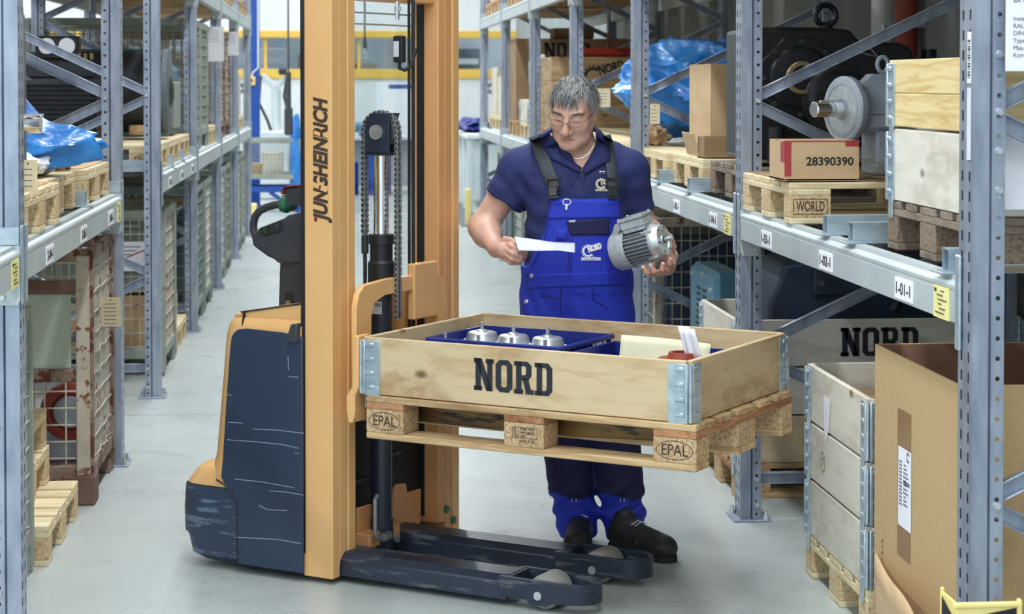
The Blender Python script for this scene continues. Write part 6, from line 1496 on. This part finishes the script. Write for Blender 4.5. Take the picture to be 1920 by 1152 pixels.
for k in range(3):
    t = thing('blue_grey_bin', 'stacked blue-grey bin behind the tall wire mesh crate, %s from below' % WORDS[k], 'bin', (-1.5, 13.0, 2*PH+.2*k), 0, 'blue-grey bins'); MB().prism([(-.38, 0), (.34, 0), (.38, .19), (-.42, .19)], 'y', -.28, .28).build('bin_body', 'teal_dark', t)
    for j in range(5): MB().box((.37, -.22+.11*j, .1), (.02, .012, .16)).build('rib', 'teal', t)
for k, (y, fm, wm) in enumerate(((13.85, 'crate_green', 'crate_green'), (14.75, 'crate_green', 'wire_light'), (16.6, 'crate_grey', 'wire_light'), (17.5, 'crate_green', 'crate_grey'), (19.4, 'crate_green', 'wire_light'), (20.3, 'crate_grey', 'wire'))):
    wire_crate('mesh crate on the floor of the left row, %s beyond the pale pallets' % WORDS[k], -2.15, -.98, y, y+.8, 0, .97, fm, wm, sp=(.06, .085))
    tag(MB().box((-1.58, y+.4, .5), (1.05, .66, .62), 0, None, .02).build('crate_filler', ['motor_grey', 'cardboard', 'motor_dark'][k % 3]), 'load filling the %s floor crate of the left row beyond the pale pallets' % WORDS[k], 'load')
# ---------------------------------------------------------------- upper level: far bays seen from below, unseen near loads added for shade
def upper(side, x0, ys):
    for i, (a, b) in ys:
        for k in range(3):
            y = a+.08+k*.86
            if y+.8 > b: continue
            w = 'pallet on the upper level shading the bay below, %s place of the %s bay, %s row' % (WORDS[k], WORDS[i], 'right' if side == 'R' else 'left'); rpal(w, x0, y, 2.40, 'used', side)
            xx = (x0+.05, x0+1.15) if side == 'R' else (x0-1.15, x0-.05); carton('carton added on the upper level for shade, %s place of the %s bay, %s row' % (WORDS[k], WORDS[i], 'right' if side == 'R' else 'left'), xx[0], xx[1], y+.05, y+.75, 2.40+PH, 2.95, 'cardboard')
upper('R', 1.6, list(enumerate(bays('R', UR)))); upper('L', -1.0, [(i, b) for i, b in enumerate(bays('L', UL)) if i != 1])
# ================================================================ far end of the hall
WY = HALL['y1']
wf = link('wall_far', None); tag(wf, kind='structure')
for (z0, z1, m) in ((0, 1.76, 'wall_white'), (2.56, 6.4, 'wall_white')): MB().box((-3, WY+.1, (z0+z1)/2), (12, .2, z1-z0)).build('wall_panel', m, wf, smooth=False)
for z in (.9, 3.4, 4.6): MB().box((-3, WY-.004, z), (12, .01, .02)).build('panel_joint', 'joint', wf)
wn = link('window_1', None); tag(wn, kind='structure')
for z, h in ((1.84, .16), (2.50, .12)): MB().box((-3, WY+.04, z), (12, .16, h), 0, None, .01).build('window_frame', 'win_yellow', wn)
for x in (-6, -4.4, -2.8, -1.2, .35, 1.95): MB().box((x, WY+.08, 2.18), (.05, .06, .56)).build('mullion', 'win_yellow', wn)
for k in range(7): MB().box((-6.8+1.58*k, WY+.1, 2.18), (1.52, .006, .54)).build('window_pane', 'clear', wn)
tag(MB().box((-3, WY+4, 2.2), (14, .1, 4.4)).build('wall_beyond', 'room_beyond', smooth=False), kind='structure')
tag(MB().box((-3, WY+2.1, -.05), (12, 3.8, .1)).build('floor_beyond', 'floor', smooth=False), kind='structure')
for k, (x, m, w, h) in enumerate(((-1.15, 'machine', .5, 2.3), (-.4, 'card_dark', .6, 2.2), (.35, 'kraft', .7, 2.05), (1.3, 'machine', .5, 2.4), (2.2, 'motor_grey', .7, 2.3))):
    t = thing('cabinet', 'blurred %s cabinet behind the far window, %s from the left' % (['white', 'brown', 'tan', 'pale', 'grey'][k], WORDS[k]), 'cabinet', (x, WY+2.2, 0), 0, 'cabinets beyond the window'); MB().box((0, 0, h/2), (w, .6, h), 0, None, .02).build('cabinet_body', m, t); MB().box((0, -.31, h*.9), (w*.8, .02, .1), 0, None, .005).build('cabinet_top_panel', 'wall_white', t)
# white board with blue header
bd = thing('notice_board', 'white notice board with blue heading on the far wall, seen through the mast', 'board', (.95, WY-.03, 0), 0)
MB().box((0, 0, 1.25), (.62, .03, .9), 0, None, .005).build('board', 'white_print', bd); MB().box((.1, -.017, 1.63), (.42, .004, .07)).build('heading', 'steel_blue', bd)
# blue column
cl = thing('blue_column', 'blue painted steel column beside the far end of the left rack', 'column', (-1.15, 27.2, 0), 0)
MB().box((0, 0, 3.2), (.17, .2, 6.4), 0, None, .008).build('column', 'steel_blue', cl); MB().box((0, 0, .01), (.3, .3, .02), 0, None, .004).build('foot_plate', 'steel_blue', cl)
MB().box((-.02, -.12, 1.72), (.1, .06, .12), 0, None, .01).build('switch_box', 'yellow_safety', cl); MB().cyl((-.02, -.15, 1.73), (-.02, -.17, 1.73), .022, n=16).build('stop_button', 'red_paint', cl)
MB().tube([(.07, -.11, 3.2), (.07, -.11, 1.9), (.0, -.11, 1.84), (-.02, -.11, 1.78)], .012, 8).build('conduit', 'wall_white', cl)
# crane pendants
for k, (px, pyb, Y) in enumerate(((541, 245, 25.5), (684, 105, 26.0))):
    p = at_y(px, pyb, Y); t = thing('crane_pendant', ['dark crane control pendant hanging left of the yellow mast', 'crane hook cable hanging behind the mast opening'][k], 'pendant', p, 0)
    MB().cyl((0, 0, .1), (0, 0, 6.38-p.z), .012, n=8).build('cable', 'steel_dark', t)
    if k == 0: MB().box((0, 0, .12), (.11, .08, .36), 0, None, .02).build('control_box', 'steel_dark', t); MB().cyl((0, 0, .3), (0, 0, .75), .035, n=12).build('sleeve', 'steel_dark', t)
    else: MB().tube([(0, 0, .12), (0, 0, .05), (.04, 0, .02), (.04, 0, -.02), (0, 0, -.04), (-.03, 0, -.01)], .016, 8).build('hook', 'zinc', t); MB().cyl((0, 0, .1), (0, 0, .25), .03, .02, n=12).build('hook_block', 'steel_dark', t)
# grey machine with jointed arm
mc = thing('lift_assist', 'pale grey jointed lifting machine behind the blue column', 'machine', (at_y(515, 250, 29).x, 29, 0), 0)
MB().box((0, 0, .5), (.45, .5, 1.0), 0, None, .03).build('base', 'machine', mc); MB().cyl((.02, 0, 1.0), (.02, 0, 1.6), .07, n=16).build('post', 'machine', mc)
MB().bar((.02, 0, 1.62), (-.18, 0, 1.8), .1, .09, 0, (0, 0, 1), .01).bar((.02, 0, 1.62), (.18, 0, 1.78), .08, .08, 0, (0, 0, 1), .01).build('arm', 'machine', mc); MB().tube([(-.2, -.08, 1.8), (-.22, -.1, 1.4), (-.1, -.12, 1.15), (-.05, -.1, 1.0)], .02, 8).tube([(.18, -.08, 1.78), (.14, -.1, 1.5), (.2, -.12, 1.25)], .02, 8).build('hose', 'rubber', mc)
MB().box((.12, -.06, 1.86), (.12, .1, .1), 0, None, .02).build('tool_head', 'motor_dark', mc)
# blue stand with mesh crate
st = thing('blue_stand', 'blue steel stand under the far mesh crate', 'stand', (at_y(500, 330, 26.3).x, 26.3, 0), 0)
for sx in (-.5, .42):
    for sy in (-.35, .35): MB().box((sx, sy, .16), (.07, .07, .32), 0, None, .006).build('leg', 'steel_blue', st)
MB().box((-.04, -.35, .30), (1.0, .07, .07), 0, None, .006).build('rail', 'steel_blue', st); MB().box((-.04, .35, .30), (1.0, .07, .07), 0, None, .006).build('rail', 'steel_blue', st); MB().bar((0.05, -.35, .27), (.40, -.35, .03), .05, .05, 0, (0, 1, 0)).build('strut', 'steel_blue', st)
x = at_y(500, 330, 26.3).x; wire_crate('grey mesh crate with cartons on the blue stand', x-.58, x+.48, 25.93, 26.67, .335, .62, 'crate_grey', 'crate_grey', sp=(.05, .05))
carton('white carton in the far mesh crate', x-.05, x+.22, 26.02, 26.3, .46, .78, 'ply_white'); carton('brown carton in the far mesh crate', x-.5, x+.15, 26.32, 26.6, .46, .62, 'cardboard'); tag(MB().box((x-.33, 26.1, .68), (.3, .2, .12), 0, None, .01).build('green_tray', 'green_knob'), 'green tray in the far mesh crate', 'tray')
crumple('blue_film', 'blue film roll standing left of the yellow mast, far end', 'plastic film', (at_y(556, 300, 26).x, 26.0, 0.0), (.09, .09, .62), 'film_blue', 31, .25)
tag(MB().box((at_z(480, 395, 0).x, 24.9, .09), (.14, .3, .18), 0, None, .01).build('yellow_kerb', 'yellow_safety'), 'yellow kerb block at the foot of the blue column', 'kerb')
# benches at the right
bn = thing('white_bench', 'white workbench with blue cloth beyond the right rack', 'bench', (2.15, 27.0, 0), 0)
MB().box((0, 0, 1.0), (1.0, 3.2, .06), 0, None, .008).build('bench_top', 'wall_white', bn)
for y in (-1.5, -.5, .5, 1.5): MB().box((-.45, y, .49), (.07, .07, .96), 0, None, .006).build('leg', 'machine', bn)
MB().box((.1, 0, .5), (.7, 3.0, .8), 0, None, .02).build('drawer_unit', 'machine', bn)
crumple('blue_cloth', 'crumpled dark blue cloth on the white workbench', 'cloth', (1.85, 26.6, 1.03), (.22, .5, .09), 'blue_bin', 41, .5)
flat_sheet('floor_mat', 'dark floor mat beside the white workbench', 'mat', .85+.6, 1.75, 23.2, 29.5, 0, 'motor_grey', t=.012)
tag(MB().box((at_z(903, 400, .2).x-.1, 23.4, .22), (.07, .07, .44), 0, None, .01).build('yellow_post', 'yellow_safety'), 'short yellow post at the far right rack end', 'post')
wb = thing('far_workbench', 'far workbench with blue drums seen through the mast opening', 'bench', (.55, 30.5, 0), 0)
MB().box((0, 0, .85), (1.6, .7, .05), 0, None, .006).build('bench_top', 'machine', wb)
for sx in (-.75, .75): MB().box((sx, 0, .42), (.06, .6, .82), 0, None, .006).build('leg', 'steel_blue', wb)
MB().box((0, .2, .45), (1.4, .2, .7), 0, None, .01).build('back_panel', 'wall_white', wb)
for k, (dx, r, h, m) in enumerate(((-.15, .16, .5, 'steel_blue'), (.3, .2, .7, 'steel_blue'))):
    t = thing('blue_drum', ['small blue drum below the far workbench', 'larger blue drum below the far workbench'][k], 'drum', (.3+dx, 29.9, 0), 0, 'blue drums'); MB().lathe([(r*.95, 0), (r, .02), (r, h*.3), (r*1.03, h*.32), (r, h*.34), (r, h-.02), (r*.9, h)], (0, 0, 0), (0, 0, 1), 24).build('drum_body', m, t); MB().cyl((0, 0, h), (0, 0, h+.01), r*.5, n=20).build('lid', 'steel_dark', t)
gm = thing('bench_grinder', 'small teal machine on the far workbench', 'machine', (.42, 30.4, .875), 0); MB().box((0, 0, .06), (.2, .16, .12), 0, None, .01).cyl((-.16, 0, .14), (.16, 0, .14), .08, n=18).build('grinder_body', 'teal', gm)
# pipes on the right wall
for k, (y, m) in enumerate(((9.9, 'red_cast'), (10.35, 'wall_white'))):
    t = thing('wall_pipe', ['dark red riser pipe on the right wall', 'grey riser pipe on the right wall'][k], 'pipe', (2.9, y, 0), 0, 'riser pipes on the right wall'); MB().cyl((0, 0, 0), (0, 0, 6.35), .06, n=14).build('pipe', m, t)
    for z in (1.0, 2.0, 3.0): MB().box((.03, 0, z), (.1, .16, .03), 0, None, .004).build('clamp', 'zinc', t)
